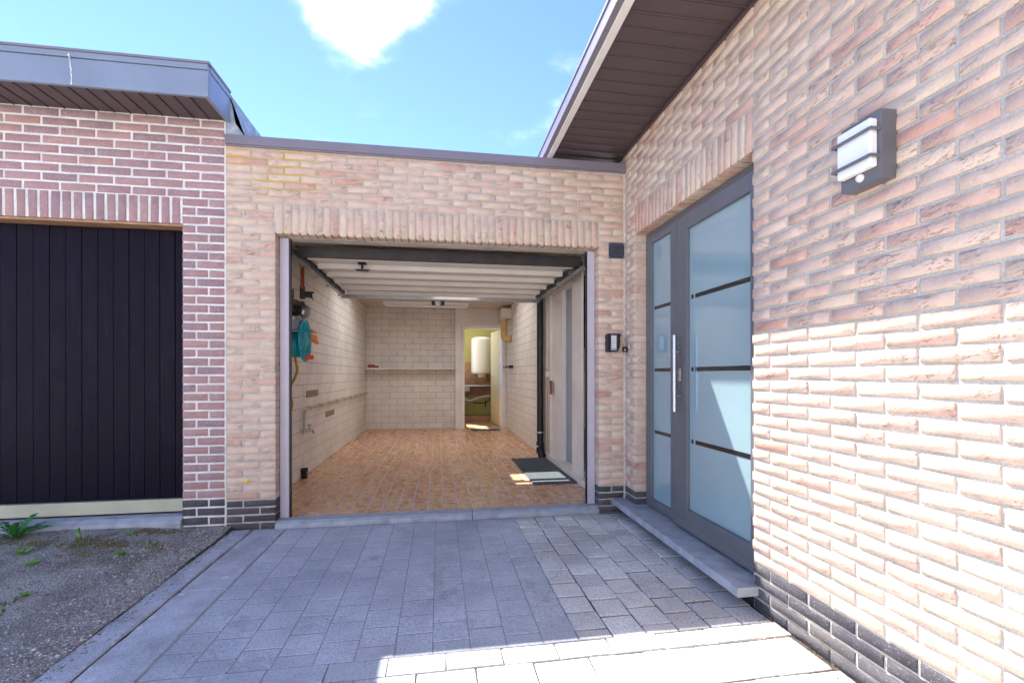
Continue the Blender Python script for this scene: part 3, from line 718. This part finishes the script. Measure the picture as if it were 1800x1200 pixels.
# roofing felt dressed down the side of the neighbour's roof
mb = MB(); n = 14
for j in range(n+1):
    yy = .012+j*.42
    for k, (dx, z) in enumerate(((-.332, 3.10), (-.312, 3.085), (-.296, 2.98), (-.270+.02*math.sin(j*2.1), 2.86), (-.225+.03*math.sin(j*1.7+1), 2.765), (-.14, 2.60))):
        mb.v.append((dx+rnd.uniform(-.006, .006), yy, z+rnd.uniform(-.006, .006)))
mb.f = [(j*6+k, j*6+k+1, (j+1)*6+k+1, (j+1)*6+k) for j in range(n) for k in range(5)]; mb.sm = [True]*len(mb.f)
mb.f.append((0, 5, 4, 3, 2, 1)); mb.sm.append(False); mb.add([(-.332, .012, 3.10), (-.14, .012, 2.60), (-.332, .012, 2.60)], [(0, 1, 2)])
obj('roofing_felt', mb, 'felt', neigh)

# ---- unseen house added behind the camera to bounce sunlight onto the facade
added_house = thing('house', (0, -11, 0), 'white rendered house added out of view to bounce sunlight onto the garages', 'house')
obj('wall', MB().box(-14, 14, -18, -11, -.1, 5.4), 'render_white', added_house)
obj('roof', MB().prism([(-18.6, 5.4), (-10.6, 5.4), (-14.5, 7.6)], 'x', -14.4, 14.4), 'roofing', added_house)
for x_ in (-11, -7.5, -4, 3, 6.5, 10):
    for z_ in (.9, 3.1):
        wdw = obj('window', frame_y(x_-.65, x_+.65, z_, z_+1.25, .07, -11.0, -10.95), 'white_board', added_house)
        obj('pane', MB().box(x_-.58, x_+.58, -11.0, -10.98, z_+.07, z_+1.18), 'clear', wdw)
dr_ = obj('door', MB().box(-.5, .5, -11.0, -10.95, 0, 2.1), 'anthracite', added_house, .01)
obj('handle', MB().cyl((.38, -10.92, .95), (.38, -10.92, 1.15), .012), 'chrome', dr_)

# ------------------------------------------------------------------ things on and in the garage
# up-and-over door, swung up under the ceiling
gd = thing('garage_door', (1.22, 1.2, 1.98), 'cream ribbed up-and-over garage door raised under the ceiling with black handle', 'garage door')
mb = MB(); prof = [(.36, 2.075)]; yy = .36
n = 5; st = (2.02-.36)/n
for k in range(n):
    a = .36+k*st; prof += [(a, 2.0), (a+.05, 2.0), (a+.07, 2.04), (a+st-.004, 2.04)]
prof += [(2.02, 2.0), (2.05, 2.0), (2.05, 2.075)]
obj('panel', MB().prism(prof, 'x', .12, 2.33), 'door_panel', gd)
h = obj('handle', MB().cyl((.51, .60, 2.03), (.51, .60, 1.985), .011).box(.475, .545, .575, .625, 2.022, 2.034), 'black', gd)
obj('grip', MB().prism([(.445, 1.98), (.575, 1.98), (.555, 1.966), (.465, 1.966)], 'y', .588, .612), 'black', h, .003)
obj('front_beam', MB().box(.02, 2.42, .30, .345, 2.0, 2.085), 'dark_steel', gd, .004)
obj('spring_bar', MB().cyl((.06, .25, 2.105), (2.38, .25, 2.105), .012), 'copper', gd)
for x0, s in ((.035, 1), (2.403, -1)):
    mb = MB().box(min(x0, x0+s*.003), max(x0, x0+s*.003), .2, 2.14, 1.985, 2.05).box(min(x0, x0+s*.04), max(x0, x0+s*.04), .2, 2.14, 1.982, 1.986).box(min(x0, x0+s*.04), max(x0, x0+s*.04), .2, 2.14, 2.048, 2.052)
    tr = obj('track', mb, 'galv', gd)
    for yb in (.55, 1.0, 1.45, 2.0): obj('bracket', MB().box(min(x0-s*.02, x0+s*.05), max(x0-s*.02, x0+s*.05), yb, yb+.03, 1.976, 2.06), 'galv', tr)
    obj('side_arm', MB().add([(x0+s*.055, .3, 2.0), (x0+s*.062, .3, 2.0), (x0+s*.062, 2.0, 2.0), (x0+s*.055, 2.0, 2.0), (x0+s*.055, .3, 2.03), (x0+s*.062, .3, 2.03), (x0+s*.062, 2.0, 2.03), (x0+s*.055, 2.0, 2.03)],
        [(0, 3, 2, 1), (4, 5, 6, 7), (0, 1, 5, 4), (1, 2, 6, 5), (2, 3, 7, 6), (3, 0, 4, 7)]), 'dark_steel', gd)
obj('rear_rail', MB().box(.03, 2.41, 2.115, 2.14, 1.966, 2.012).box(.03, 2.41, 2.085, 2.115, 1.966, 1.972), 'galv', gd)
# drive unit hanging from the rail
du = thing('door_opener', (1.155, 2.3, 1.97), 'small white drive unit with red cord hanging from the door rail', 'door opener')
obj('plate', MB().box(1.08, 1.235, 2.150, 2.18, 1.915, 1.985), 'dark_steel', du, .004)
obj('housing', MB().lathe((1.155, 2.138, 1.945), (0, -1, 0), [(-.02, .0), (-.02, .036), (.004, .036), (.012, .028), (.014, 0)]), 'white_plastic', du)
obj('release_cord', MB().tube([(1.155, 2.108, 1.965), (1.156, 2.112, 1.95), (1.165, 2.114, 1.93)], .004, 6), 'red', du)
obj('bolt', MB().box(1.085, 1.105, 2.14, 2.15, 1.955, 1.975), 'brass', du); obj('bolt', MB().box(1.205, 1.225, 2.14, 2.15, 1.955, 1.975), 'brass', du)
# strip light
sl = thing('ceiling_light', (.95, 4.8, 2.3), 'unlit fluorescent strip light under the rear garage ceiling', 'light')
obj('housing', MB().box(.20, 1.70, 4.75, 4.85, 2.305, 2.358), 'lamp_white', sl, .004)
obj('tube', MB().cyl((.24, 4.79, 2.282), (1.66, 4.79, 2.282), .018), 'lamp_white', sl)
for x in (.215, 1.685): obj('lamp_holder', MB().box(x-.012, x+.012, 4.785, 4.815, 2.278, 2.316), 'white_plastic', sl)
# shelf on the rear wall
sh = thing('shelf', (.6, 5.6, 1.16), 'long white shelf on brackets across the rear garage wall', 'shelf')
obj('board', MB().box(XW+.004, 1.477, 5.44, 5.69, 1.166, 1.196), 'white_board', sh, .002)
for x in (-.19, .31, 1.06): obj('bracket', MB().prism([(5.69, 1.166), (5.47, 1.166), (5.47, 1.150), (5.66, 1.130), (5.665, .93), (5.69, .93)], 'x', x, x+.03), 'white_board', sh)
single('small_box', MB().box(-.17, -.05, 5.50, 5.62, 1.196, 1.26).box(-.04, .02, 5.53, 5.6, 1.196, 1.235), 'red_clay', 'small brown object left on the end of the white shelf', 'box', bevel=.008)
# hose reel
hr = thing('hose_reel', (-.1, .76, 1.2), 'teal wall hose reel with orange red crank handle inside the garage', 'hose reel')
c = (-.005, .77, 1.372)
fl = obj('flange', MB().lathe(c, (1, 0, 0), [(-.012, 0), (-.012, .185), (-.006, .192), (.004, .19), (.006, .178), (.0, .16), (.0, .075), (.010, .06), (.012, 0)], 40), 'teal', hr)
for k in range(18):
    a = 2*math.pi*k/18; ca, sa = math.cos(a), math.sin(a)
    P = [Vector((c[0]+.001, c[1]+r_*ca-t_*sa, c[2]+r_*sa+t_*ca)) for r_, t_ in ((.08, -.004), (.158, -.006), (.158, .006), (.08, .004))]
    obj('spoke', MB().add(P+[q+Vector((.007, 0, 0)) for q in P], [(0, 3, 2, 1), (4, 5, 6, 7), (0, 1, 5, 4), (1, 2, 6, 5), (2, 3, 7, 6), (3, 0, 4, 7)]), 'teal', fl)
obj('drum', MB().lathe((-.2, .77, 1.335), (1, 0, 0), [(0, 0), (0, .115), (.19, .115), (.19, 0)], 32), 'teal', hr)
obj('rear_flange', MB().lathe((-.215, .77, 1.335), (1, 0, 0), [(0, 0), (0, .15), (.014, .15), (.014, 0)], 32), 'teal', hr)
obj('mount', MB().box(-.226, -.03, .68, .76, 1.455, 1.545), 'grey_plastic', hr, .006)
obj('crank_handle', MB().cyl((.0, .80, 1.222), (.055, .80, 1.222), .021, .019).cyl((-.0, .80, 1.222), (.008, .80, 1.222), .034), 'red', hr)
pts = [(-.13+.045*math.cos(t_), .58, 1.39+.055*math.sin(t_)) for t_ in [k*math.pi/6 for k in range(13)]]
obj('hose_clamp', MB().tube(pts, .013, 8, 2), 'black', hr)
obj('hose', MB().tube([(-.12, .86, 1.30), (-.12, .87, 1.22), (-.12, .93, 1.10), (-.125, .82, 1.0), (-.13, .68, .93), (-.125, .72, .88), (-.12, .78, .82), (-.125, .76, .74), (-.14, .66, .68), (-.17, .5, .66)], .0115, 10, 5), 'hose', hr)
tg = thing('spray_gun', (-.15, 1.6, 1.3), 'orange plastic nozzle hanging behind the teal hose reel', 'nozzle')
obj('body', MB().prism([(1.50, 1.43), (1.80, 1.40), (1.68, 1.535), (1.53, 1.54)], 'x', -.17, -.14), 'orange', tg, .004)
obj('band', MB().box(-.172, -.138, 1.515, 1.73, 1.485, 1.503), 'white_plastic', tg)
# gas meter pipes
gp = thing('gas_pipe', (-.16, .95, 1.5), 'copper and brass gas pipe with round silver regulator above the hose reel', 'pipe')
obj('riser', MB().cyl((-.12, 1.10, 1.89), (-.12, 1.10, 2.14), .018).cyl((-.12, 1.10, 2.10), (-.12, 1.10, 2.155), .026), 'copper', gp)
obj('joint', MB().cyl((-.12, 1.10, 1.885), (-.12, 1.10, 1.91), .025).tube([(-.12, 1.10, 2.13), (-.14, .93, 2.16), (-.16, .7, 2.16), (-.17, .3, 2.15)], .018, 10), 'copper', gp)
obj('valve', MB().cyl((-.12, 1.10, 1.79), (-.12, 1.10, 1.90), .024).cyl((-.12, 1.10, 1.83), (-.05, 1.15, 1.83), .024).cyl((-.05, 1.15, 1.83), (-.04, 1.16, 1.79), .006, .004).box(-.13, -.03, 1.13, 1.17, 1.855, 1.867), 'dark_steel', gp)
obj('elbow', MB().tube([(-.12, 1.10, 1.76), (-.12, 1.08, 1.725), (-.12, 1.0, 1.715), (-.12, .6, 1.72), (-.12, .3, 1.72)], .022, 10).cyl((-.12, .88, 1.717), (-.12, .93, 1.717), .032).cyl((-.12, .8, 1.68), (-.12, .8, 1.83), .012), 'brass', gp)
obj('inlet', MB().cyl((-.13, .3, 1.645), (-.13, .9, 1.645), .02).cyl((-.13, .88, 1.645), (-.12, .94, 1.65), .045, .05), 'dark_steel', gp)
obj('regulator', MB().lathe((-.08, .96, 1.655), (.5, -.8, .1), [(-.03, 0), (-.03, .05), (-.004, .07), (.004, .07), (.012, .052), (.03, .04), (.034, 0)], 28), 'chrome', gp)
obj('outlet', MB().cyl((-.11, .93, 1.595), (-.09, .92, 1.57), .02).cyl((-.13, .94, 1.61), (-.13, .94, 1.54), .014), 'white_plastic', gp)
# water pipe with tap on the left wall
wp = thing('water_pipe', (XW+.03, 1.5, .45), 'painted water pipe along the left garage wall ending in a small tap', 'pipe')
obj('pipe', MB().tube([(XW+.028, YB-.01, .71), (XW+.028, 1.62, .71)], .011, 8, 1).tube([(XW+.028, 1.64, .71), (XW+.028, 1.50, .70), (XW+.028, 1.46, .65), (XW+.028, 1.455, .49)], .011, 8, 5), 'pipe_tan', wp)
for k in range(9): obj('clip', MB().box(XW, XW+.045, 1.66+k*.46, 1.70+k*.46, .692, .728), 'pipe_tan', wp)
tp = obj('tap', MB().cyl((XW+.028, 1.455, .50), (XW+.028, 1.455, .455), .014).cyl((XW+.03, 1.45, .475), (XW+.05, 1.60, .475), .012).tube([(XW+.05, 1.59, .475), (XW+.06, 1.66, .47), (XW+.062, 1.68, .435)], .010, 8), 'chrome', wp)
obj('tap_knob', MB().cyl((XW+.048, 1.58, .475), (XW+.048, 1.58, .53), .008).cyl((XW+.048, 1.58, .525), (XW+.048, 1.58, .54), .022), 'chrome', tp)
single('air_brick', MB().box(XW-.01, XW+.006, 1.63, 2.11, .82, .895), 'bare_block', 'upper bare grey block left unpainted in the left garage wall', 'air brick', bevel=.002)
single('air_brick', MB().box(XW-.01, XW+.006, 2.47, 2.94, .535, .605), 'bare_block', 'lower bare grey block left unpainted in the left garage wall', 'air brick', bevel=.002)
single('pipe_stub', MB().lathe((XW+.03, 1.45, .0), (0, 0, 1), [(0, .03), (.07, .03), (.075, .036), (.105, .036), (.105, .026), (.02, .02)], 16), 'dark_steel', 'short grey pipe stub in the floor by the left garage wall', 'pipe')
# drain pipe, cable, switch
dp = thing('drain_pipe', (2.45, 2.24, 0), 'thick black drain pipe standing against the right garage wall', 'pipe')
obj('pipe', MB().cyl((2.452, 2.24, .12), (2.452, 2.24, 2.36), .042, n=24), 'black', dp)
obj('socket', MB().cyl((2.452, 2.24, .06), (2.452, 2.24, .2), .05, n=24).cyl((2.452, 2.24, .10), (2.475, 2.20, .0), .05, n=20), 'black', dp)
obj('collar', MB().cyl((2.452, 2.24, .315), (2.452, 2.24, .335), .045, n=24), 'chrome', dp)
obj('screw', MB().cyl((2.41, 2.21, .15), (2.40, 2.20, .15), .012), 'white_plastic', dp)
cs = thing('light_switch', (2.53, 2.2, 1.0), 'white surface switch with cable duct beside the black drain pipe', 'switch')
obj('conduit', MB().cyl((2.53, 2.16, 1.15), (2.53, 2.16, 1.88), .008), 'white_plastic', cs)
obj('switch_box', MB().box(2.50, 2.54, 2.09, 2.16, 1.03, 1.11), 'white_plastic', cs, .004)
obj('rocker', MB().box(2.494, 2.502, 2.105, 2.145, 1.045, 1.095), 'white_plastic', cs, .002)
obj('conduit', MB().cyl((2.535, 2.17, .1), (2.535, 2.17, 1.03), .008), 'pipe_tan', cs)
single('bare_patch', MB().box(2.53, 2.546, 1.99, 2.05, .82, .99), 'red_clay', 'bare red brick patch below the white switch', 'brick')
sd = thing('side_door', (2.62, 1.5, .06), 'pale grey side door set in a white frame in the right garage wall', 'door')
obj('leaf', MB().box(2.63, 2.67, 1.12, 2.04, .065, 2.04), 'grey_plastic', sd, .003)
obj('frame', MB().box(2.575, 2.628, 1.62, 1.70, .062, 2.046).box(2.575, 2.628, 1.70, 2.055, .062, 2.046), 'white_board', sd, .004)
# flue duct in the far corner
du2 = thing('flue_duct', (2.42, 5.0, 1.7), 'beige boxed flue duct with elbow beside the rear doorway', 'duct')
obj('box', MB().box(2.32, 2.53-.03, 4.9, 5.51, 2.11, 2.3), 'block_paint', du2, .004)
obj('pipe', MB().tube([(2.375, 5.05, 2.12), (2.375, 5.05, 1.86), (2.38, 5.05, 1.77), (2.42, 5.0, 1.735), (2.50, 4.92, 1.73)], .062, 16, 5), 'beige_duct', du2)
single('door_stay', MB().box(2.42, 2.50, 4.72, 5.1, 1.185, 1.235).box(2.40, 2.44, 5.0, 5.4, 1.195, 1.225), 'black', 'black door stay on the right wall by the rear doorway', 'door stay', bevel=.006)
# mats
def mat_slab(x0, x1, y0, y1, z, t_):
    return MB().box(x0, x1, y0, y1, z, z+t_)
single('floor_mat', mat_slab(2.07, 2.505, .80, 2.17, .0025, .010), 'mat_grey', 'large dark grey mat on the tiles beside the side door', 'mat', bevel=.003)
single('floor_mat', mat_slab(1.78, 2.32, 5.15, 5.42, .0025, .008), 'mat_grey', 'small dark mat in front of the rear doorway', 'mat', bevel=.003)
# in the back room
wh = thing('water_heater', (2.16, 7.1, 1.0), 'white cylindrical water heater hanging in the back room', 'water heater')
obj('tank', MB().lathe((2.15, 7.12, 1.08), (0, 0, 1), [(0, 0), (0, .20), (.02, .245), (.06, .25), (.78, .25), (.82, .24), (.85, .18), (.86, 0)], 40), 'enamel', wh)
obj('cover', MB().lathe((2.15, 7.12, 1.0), (0, 0, 1), [(0, 0), (0, .09), (.08, .10)], 28), 'enamel', wh)
obj('pipework', MB().tube([(2.28, 7.1, 1.09), (2.29, 7.1, .98), (2.33, 7.12, .93), (2.42, 7.14, .92)], .014, 8).cyl((2.24, 7.08, .9), (2.24, 7.08, 1.08), .016), 'copper', wh)
ct = thing('sink_counter', (2.0, 7.1, 0), 'steel topped sink counter under the water heater in the back room', 'counter')
obj('worktop', MB().box(1.4, 2.52, 6.85, 7.39, .80, .83), 'chrome', ct, .004)
obj('basin', MB().box(1.5, 1.86, 6.88, 7.3, .68, .80), 'grey_plastic', ct, .02)
obj('waste_hose', MB().tube([(1.7, 6.95, .55), (1.85, 6.92, .47), (2.1, 6.92, .55), (2.5, 6.95, .60)], .025, 10), 'grey_plastic', ct)
obj('plinth', MB().box(1.4, 2.52, 7.0, 7.35, .0, .12), 'wood_panel', ct)
obj('tap_pipe', MB().tube([(1.95, 7.36, .40), (2.25, 7.34, .40), (2.32, 7.33, .46), (2.5, 7.34, .5)], .012, 8).cyl((2.25, 7.34, .46), (2.25, 7.33, .30), .014), 'dark_steel', ct)

# ------------------------------------------------------------------ things on the front walls
vg = thing('vent_grille', (2.59, -.01, 2.0), 'square dark louvred vent grille on the pier right of the garage opening', 'vent')
obj('plate', MB().box(2.523, 2.657, -.008, -.002, 2.004, 2.130), 'navy', vg, .002)
for k in range(6):
    z = 2.022+k*.0165
    obj('louvre', MB().prism([(-.007, z+.013), (-.020, z+.004), (-.020, z+.001), (-.007, z+.009)], 'x', 2.541, 2.638), 'anthracite', vg)
for x, z in ((2.531, 2.012), (2.649, 2.012), (2.531, 2.122), (2.649, 2.122)): obj('screw', MB().lathe((x, -.008, z), (0, -1, 0), [(0, .0045), (.003, .003), (.0035, 0)], 10), 'chrome', vg)
kpd = thing('keypad', (2.55, -.02, 1.24), 'black keypad with silver buttons on the pier right of the garage opening', 'keypad')
obj('housing', MB().prism([(2.492, 1.25), (2.492, 1.385), (2.50, 1.392), (2.612, 1.392), (2.616, 1.384), (2.606, 1.378), (2.604, 1.29), (2.585, 1.248), (2.50, 1.244)], 'y', -.048, -.002), 'black', kpd, .005)
kq = obj('key_panel', MB().box(2.524, 2.572, -.055, -.048, 1.258, 1.380), 'grey_plastic', kpd, .003)
for r in range(5):
    for c_ in range(3): obj('button', MB().box(2.530+c_*.0125, 2.540+c_*.0125, -.058, -.055, 1.278+r*.0195, 1.293+r*.0195), 'white_plastic', kq, .001, 1)
bs = thing('light_sensor', (2.645, -.05, 1.2), 'tiny black sensor box in the corner beside the keypad', 'sensor')
obj('housing', MB().box(2.626, 2.66, -.066, -.034, 1.245, 1.287), 'black', bs, .004)
obj('lens', MB().lathe((2.636, -.067, 1.262), (0, -1, 0), [(0, .006), (.004, .004), (.005, 0)], 12), 'white_plastic', bs)
obj('foot', MB().cyl((2.645, -.05, 1.246), (2.645, -.045, 1.225), .012, .008), 'grey_plastic', bs)
single('sticker', MB().lathe((-.195, -.0045, .305), (0, -1, 0), [(-.003, .017), (.0015, .017), (.002, 0)], 24), 'sticker', 'small round yellow sticker low on the pier left of the garage opening', 'sticker')
wl_ = thing('wall_lamp', (2.62, -2.2, 1.72), 'square anthracite wall lamp with white diffuser right of the glazed entrance door', 'wall lamp')
obj('back_plate', MB().box(2.602, 2.664, -2.258, -2.104, 1.712, 1.938), 'anthracite', wl_, .002)
obj('diffuser', MB().box(2.572, 2.602, -2.246, -2.116, 1.752, 1.912), 'lamp_white', wl_, .006)
for z in (1.778, 1.866):
    obj('bar', MB().box(2.560, 2.567, -2.258, -2.104, z, z+.010).box(2.567, 2.602, -2.2585, -2.2515, z, z+.010).box(2.567, 2.602, -2.1105, -2.1035, z, z+.010), 'anthracite', wl_, .001, 1)
obj('motion_sensor', MB().lathe((2.602, -2.182, 1.738), (-1, 0, 0), [(0, .014), (.006, .0135), (.012, .009), (.014, 0)], 20), 'white_plastic', wl_)

# ------------------------------------------------------------------ weeds, moss, gravel, litter
def leaf_geo(L, Wd, teeth, seed, lift):
    q = random.Random(seed); n = 10; vs = []; fs = []
    for i in range(n+1):
        t_ = i/n; wdt = Wd*math.sin(math.pi*min(1, .08+t_*.93))**.8*(.55 if (teeth and i % 2) else 1)*(.35+.65*t_ if teeth else 1)
        y_ = L*t_; z_ = lift*L*math.sin(t_*2.2)*.6
        vs += [(-wdt, y_-(.02*L if teeth and not i % 2 else 0), z_+wdt*.35), (0, y_, z_), (wdt, y_-(.02*L if teeth and not i % 2 else 0), z_+wdt*.35)]
    for i in range(n):
        a = i*3; fs += [(a, a+1, a+4, a+3), (a+1, a+2, a+5, a+4)]
    mb = MB(); mb.add(vs, fs, True); return mb
lm = [leaf_geo(.15, .022, True, k, (.25, .45, .7)[k]).mesh('leaf', 'leaf') for k in range(3)]
lp = [leaf_geo(.045, .011, False, k, .3).mesh('leaf', 'leaf2') for k in range(2)]
def weed(loc, n, meshes, s, label, stem=0.):
    t_ = thing('weed', loc, label, 'weed', None)
    for k in range(n):
        a = 2*math.pi*k/n*1.0+rnd.uniform(-.3, .3); inst('leaf', rnd.choice(meshes), t_, loc, (rnd.uniform(-.02, .5), rnd.uniform(-.25, .25), a), (s*rnd.uniform(.7, 1.15),)*3)
    if stem:
        P = Vector(loc); obj('stem', MB().tube([P, P+Vector((.004, .004, stem*.5)), P+Vector((-.004, .0, stem))], .005, 6), 'stem', t_)
        for k in range(3): inst('leaf', lp[0], t_, P+Vector((0, 0, stem*(.4+.15*k))), (1.1, 0, k*2.2), (.8,)*3)
    return t_
weed((-1.53, -.13, gz(-1.53, -.13)), 16, lm, 1.2, 'large green dandelion by the sill of the dark boarded door', .10)
weed((-1.74, -.2, gz(-1.74, -.2)), 10, lm, 1.0, 'green dandelion at the left edge beside the dark door sill')
weed((-1.30, -.38, gz(-1.3, -.38)), 6, lp, 1.3, 'small pale green weed in the asphalt in front of the dandelion')
weed((-1.12, -.53, gz(-1.12, -.53)), 4, lp, 1.1, 'tiny pale green seedling in the middle of the asphalt yard')
weed((-.88, -.90, gz(-.88, -.9)), 4, lp, 1.0, 'tiny seedling in the gravelly asphalt nearest the camera at left')
weed((-.86, -.14, gz(-.86, -.14)), 6, lp, .8, 'small green sprig against the sill of the dark door')
weed((-.72, -.46, gz(-.72, -.46)), 7, lp, .9, 'low yellow green sprig on the asphalt near the concrete edging')
weed((-1.12, -.2, gz(-1.12, -.2)), 5, lp, .9, 'thin green sprig on the asphalt before the dark door', .07)
weed((-1.02, -1.22, gz(-1.02, -1.22)), 6, lp, 1.6, 'pale green weed at the lower left edge of the yard')
mb = MB(); q = random.Random(3)
for (cx, cy, rx, ry, n) in ((-1.05, -.26, .14, .05, 120), (-.86, -.30, .12, .05, 110), (-.74, -.10, .16, .03, 130), (-1.35, -.22, .12, .05, 70), (-.6, -.35, .10, .05, 60), (-.95, -.42, .1, .05, 60), (-.9, -1.0, .08, .1, 40)):
    for k in range(n):
        x, y = q.gauss(cx, rx*.6), min(-.025, q.gauss(cy, ry*.7)); s = q.uniform(.004, .010); hz = q.uniform(.006, .022); z = gz(x, y)-.001; a = q.uniform(0, 6.28)
        P = [(x+s*math.cos(a+j*2.09), y+s*math.sin(a+j*2.09), z) for j in range(3)]+[(x+q.uniform(-s, s), y+q.uniform(-s, s), z+hz)]
        mb.add(P, [(0, 1, 3), (1, 2, 3), (2, 0, 3)])
M['moss'] = (lambda s: s.done(s.ramp(s.rand(), [(0, lin(118, 98, 76)), (.45, lin(128, 108, 80)), (.6, lin(124, 126, 78)), (1, lin(106, 116, 70))]), .95, 0, .1))(NT('moss'))
o = obj('moss', mb, 'moss'); tag(o, 'brown and green moss tufts on the asphalt by the dark door', 'moss'); o['kind'] = 'stuff'
M['pebble'] = (lambda s: s.done(s.ramp(s.rand(), [(0, lin(96, 92, 88)), (.4, lin(140, 134, 128)), (.75, lin(176, 168, 160)), (1, lin(222, 218, 214))]), .9, 0, .2))(NT('pebble'))
mb = MB()
OCT = [(1, 0, 0), (-1, 0, 0), (0, 1, 0), (0, -1, 0), (0, 0, 1), (0, 0, -1)]; OF = [(0, 2, 4), (2, 1, 4), (1, 3, 4), (3, 0, 4)]
for k in range(15000):
    u = q.random(); x = -.29-abs(q.gauss(0, .25)) if u < .45 else (q.uniform(-2.4, -.3) if u < .8 else q.gauss(-.33, .07)); x = min(x, -.165); y = -.03-q.random()**1.1*2.4; s = q.uniform(.0018, .0055)*(1.7 if q.random() < .06 else 1)
    a = q.uniform(0, 3.14); ca, sa = math.cos(a)*s, math.sin(a)*s; e_ = q.uniform(.6, 1.4)
    z = gz(x, y)+s*.1 if x < -.29 else G+.006
    mb.add([(x+(vx*ca-vy*sa*e_)+q.uniform(-.3, .3)*s, y+(vx*sa+vy*ca*e_)+q.uniform(-.3, .3)*s, z+vz*s*.7) for vx, vy, vz in OCT], OF)
o = obj('gravel', mb, 'pebble'); tag(o, 'loose grey grit scattered over the old asphalt yard', 'gravel'); o['kind'] = 'stuff'
mb = MB(); mb2 = MB()
def flake(m_, x, y, z, s):
    a = q.uniform(0, 6.28); P = []
    for j, (r_, t_) in enumerate(((1, 0), (.5, 1.4), (.9, 3.0), (.6, 4.6))): P.append((x+s*r_*math.cos(a+t_), y+s*r_*math.sin(a+t_)*.7, z+q.uniform(.0, .5)*s))
    m_.add(P+[(x, y, z+s*.7)], [(0, 1, 4), (1, 2, 4), (2, 3, 4), (3, 0, 4)])
for k in range(420):
    x = 2.655-abs(q.gauss(0, .05)); y = q.uniform(-2.3, -1.62); flake(mb, x, y, G, q.uniform(.002, .006))
for k in range(160):
    flake(mb, q.gauss(2.55, .05), q.gauss(-1.79, .03), G, q.uniform(.002, .006))
for k in range(60): flake(mb, q.uniform(2.5, 2.64), q.uniform(-.25, -.03), G, q.uniform(.003, .009))
o = obj('dry_litter', mb, 'litter'); tag(o, 'brown dry seeds and leaf bits along the foot of the house wall', 'litter'); o['kind'] = 'stuff'
for k in range(420):
    if q.random() < .5: x, y = q.uniform(2.30, 2.64), q.uniform(-1.7, -.04)
    elif q.random() < .4: x, y = q.uniform(2.2, 2.66), q.uniform(-.12, -.03)
    else: x, y = q.uniform(.3, 2.6), q.uniform(-1.9, -.05)
    flake(mb2, x, y, G, q.uniform(.0015, .0055))
for k in range(500): flake(mb2, q.uniform(XL_, XR), -.024-abs(q.gauss(0, .006)), G, q.uniform(.001, .004))
o = obj('dirt_crumbs', mb2, 'soil'); tag(o, 'dark crumbs of dirt lying in the driveway joints', 'dirt'); o['kind'] = 'stuff'
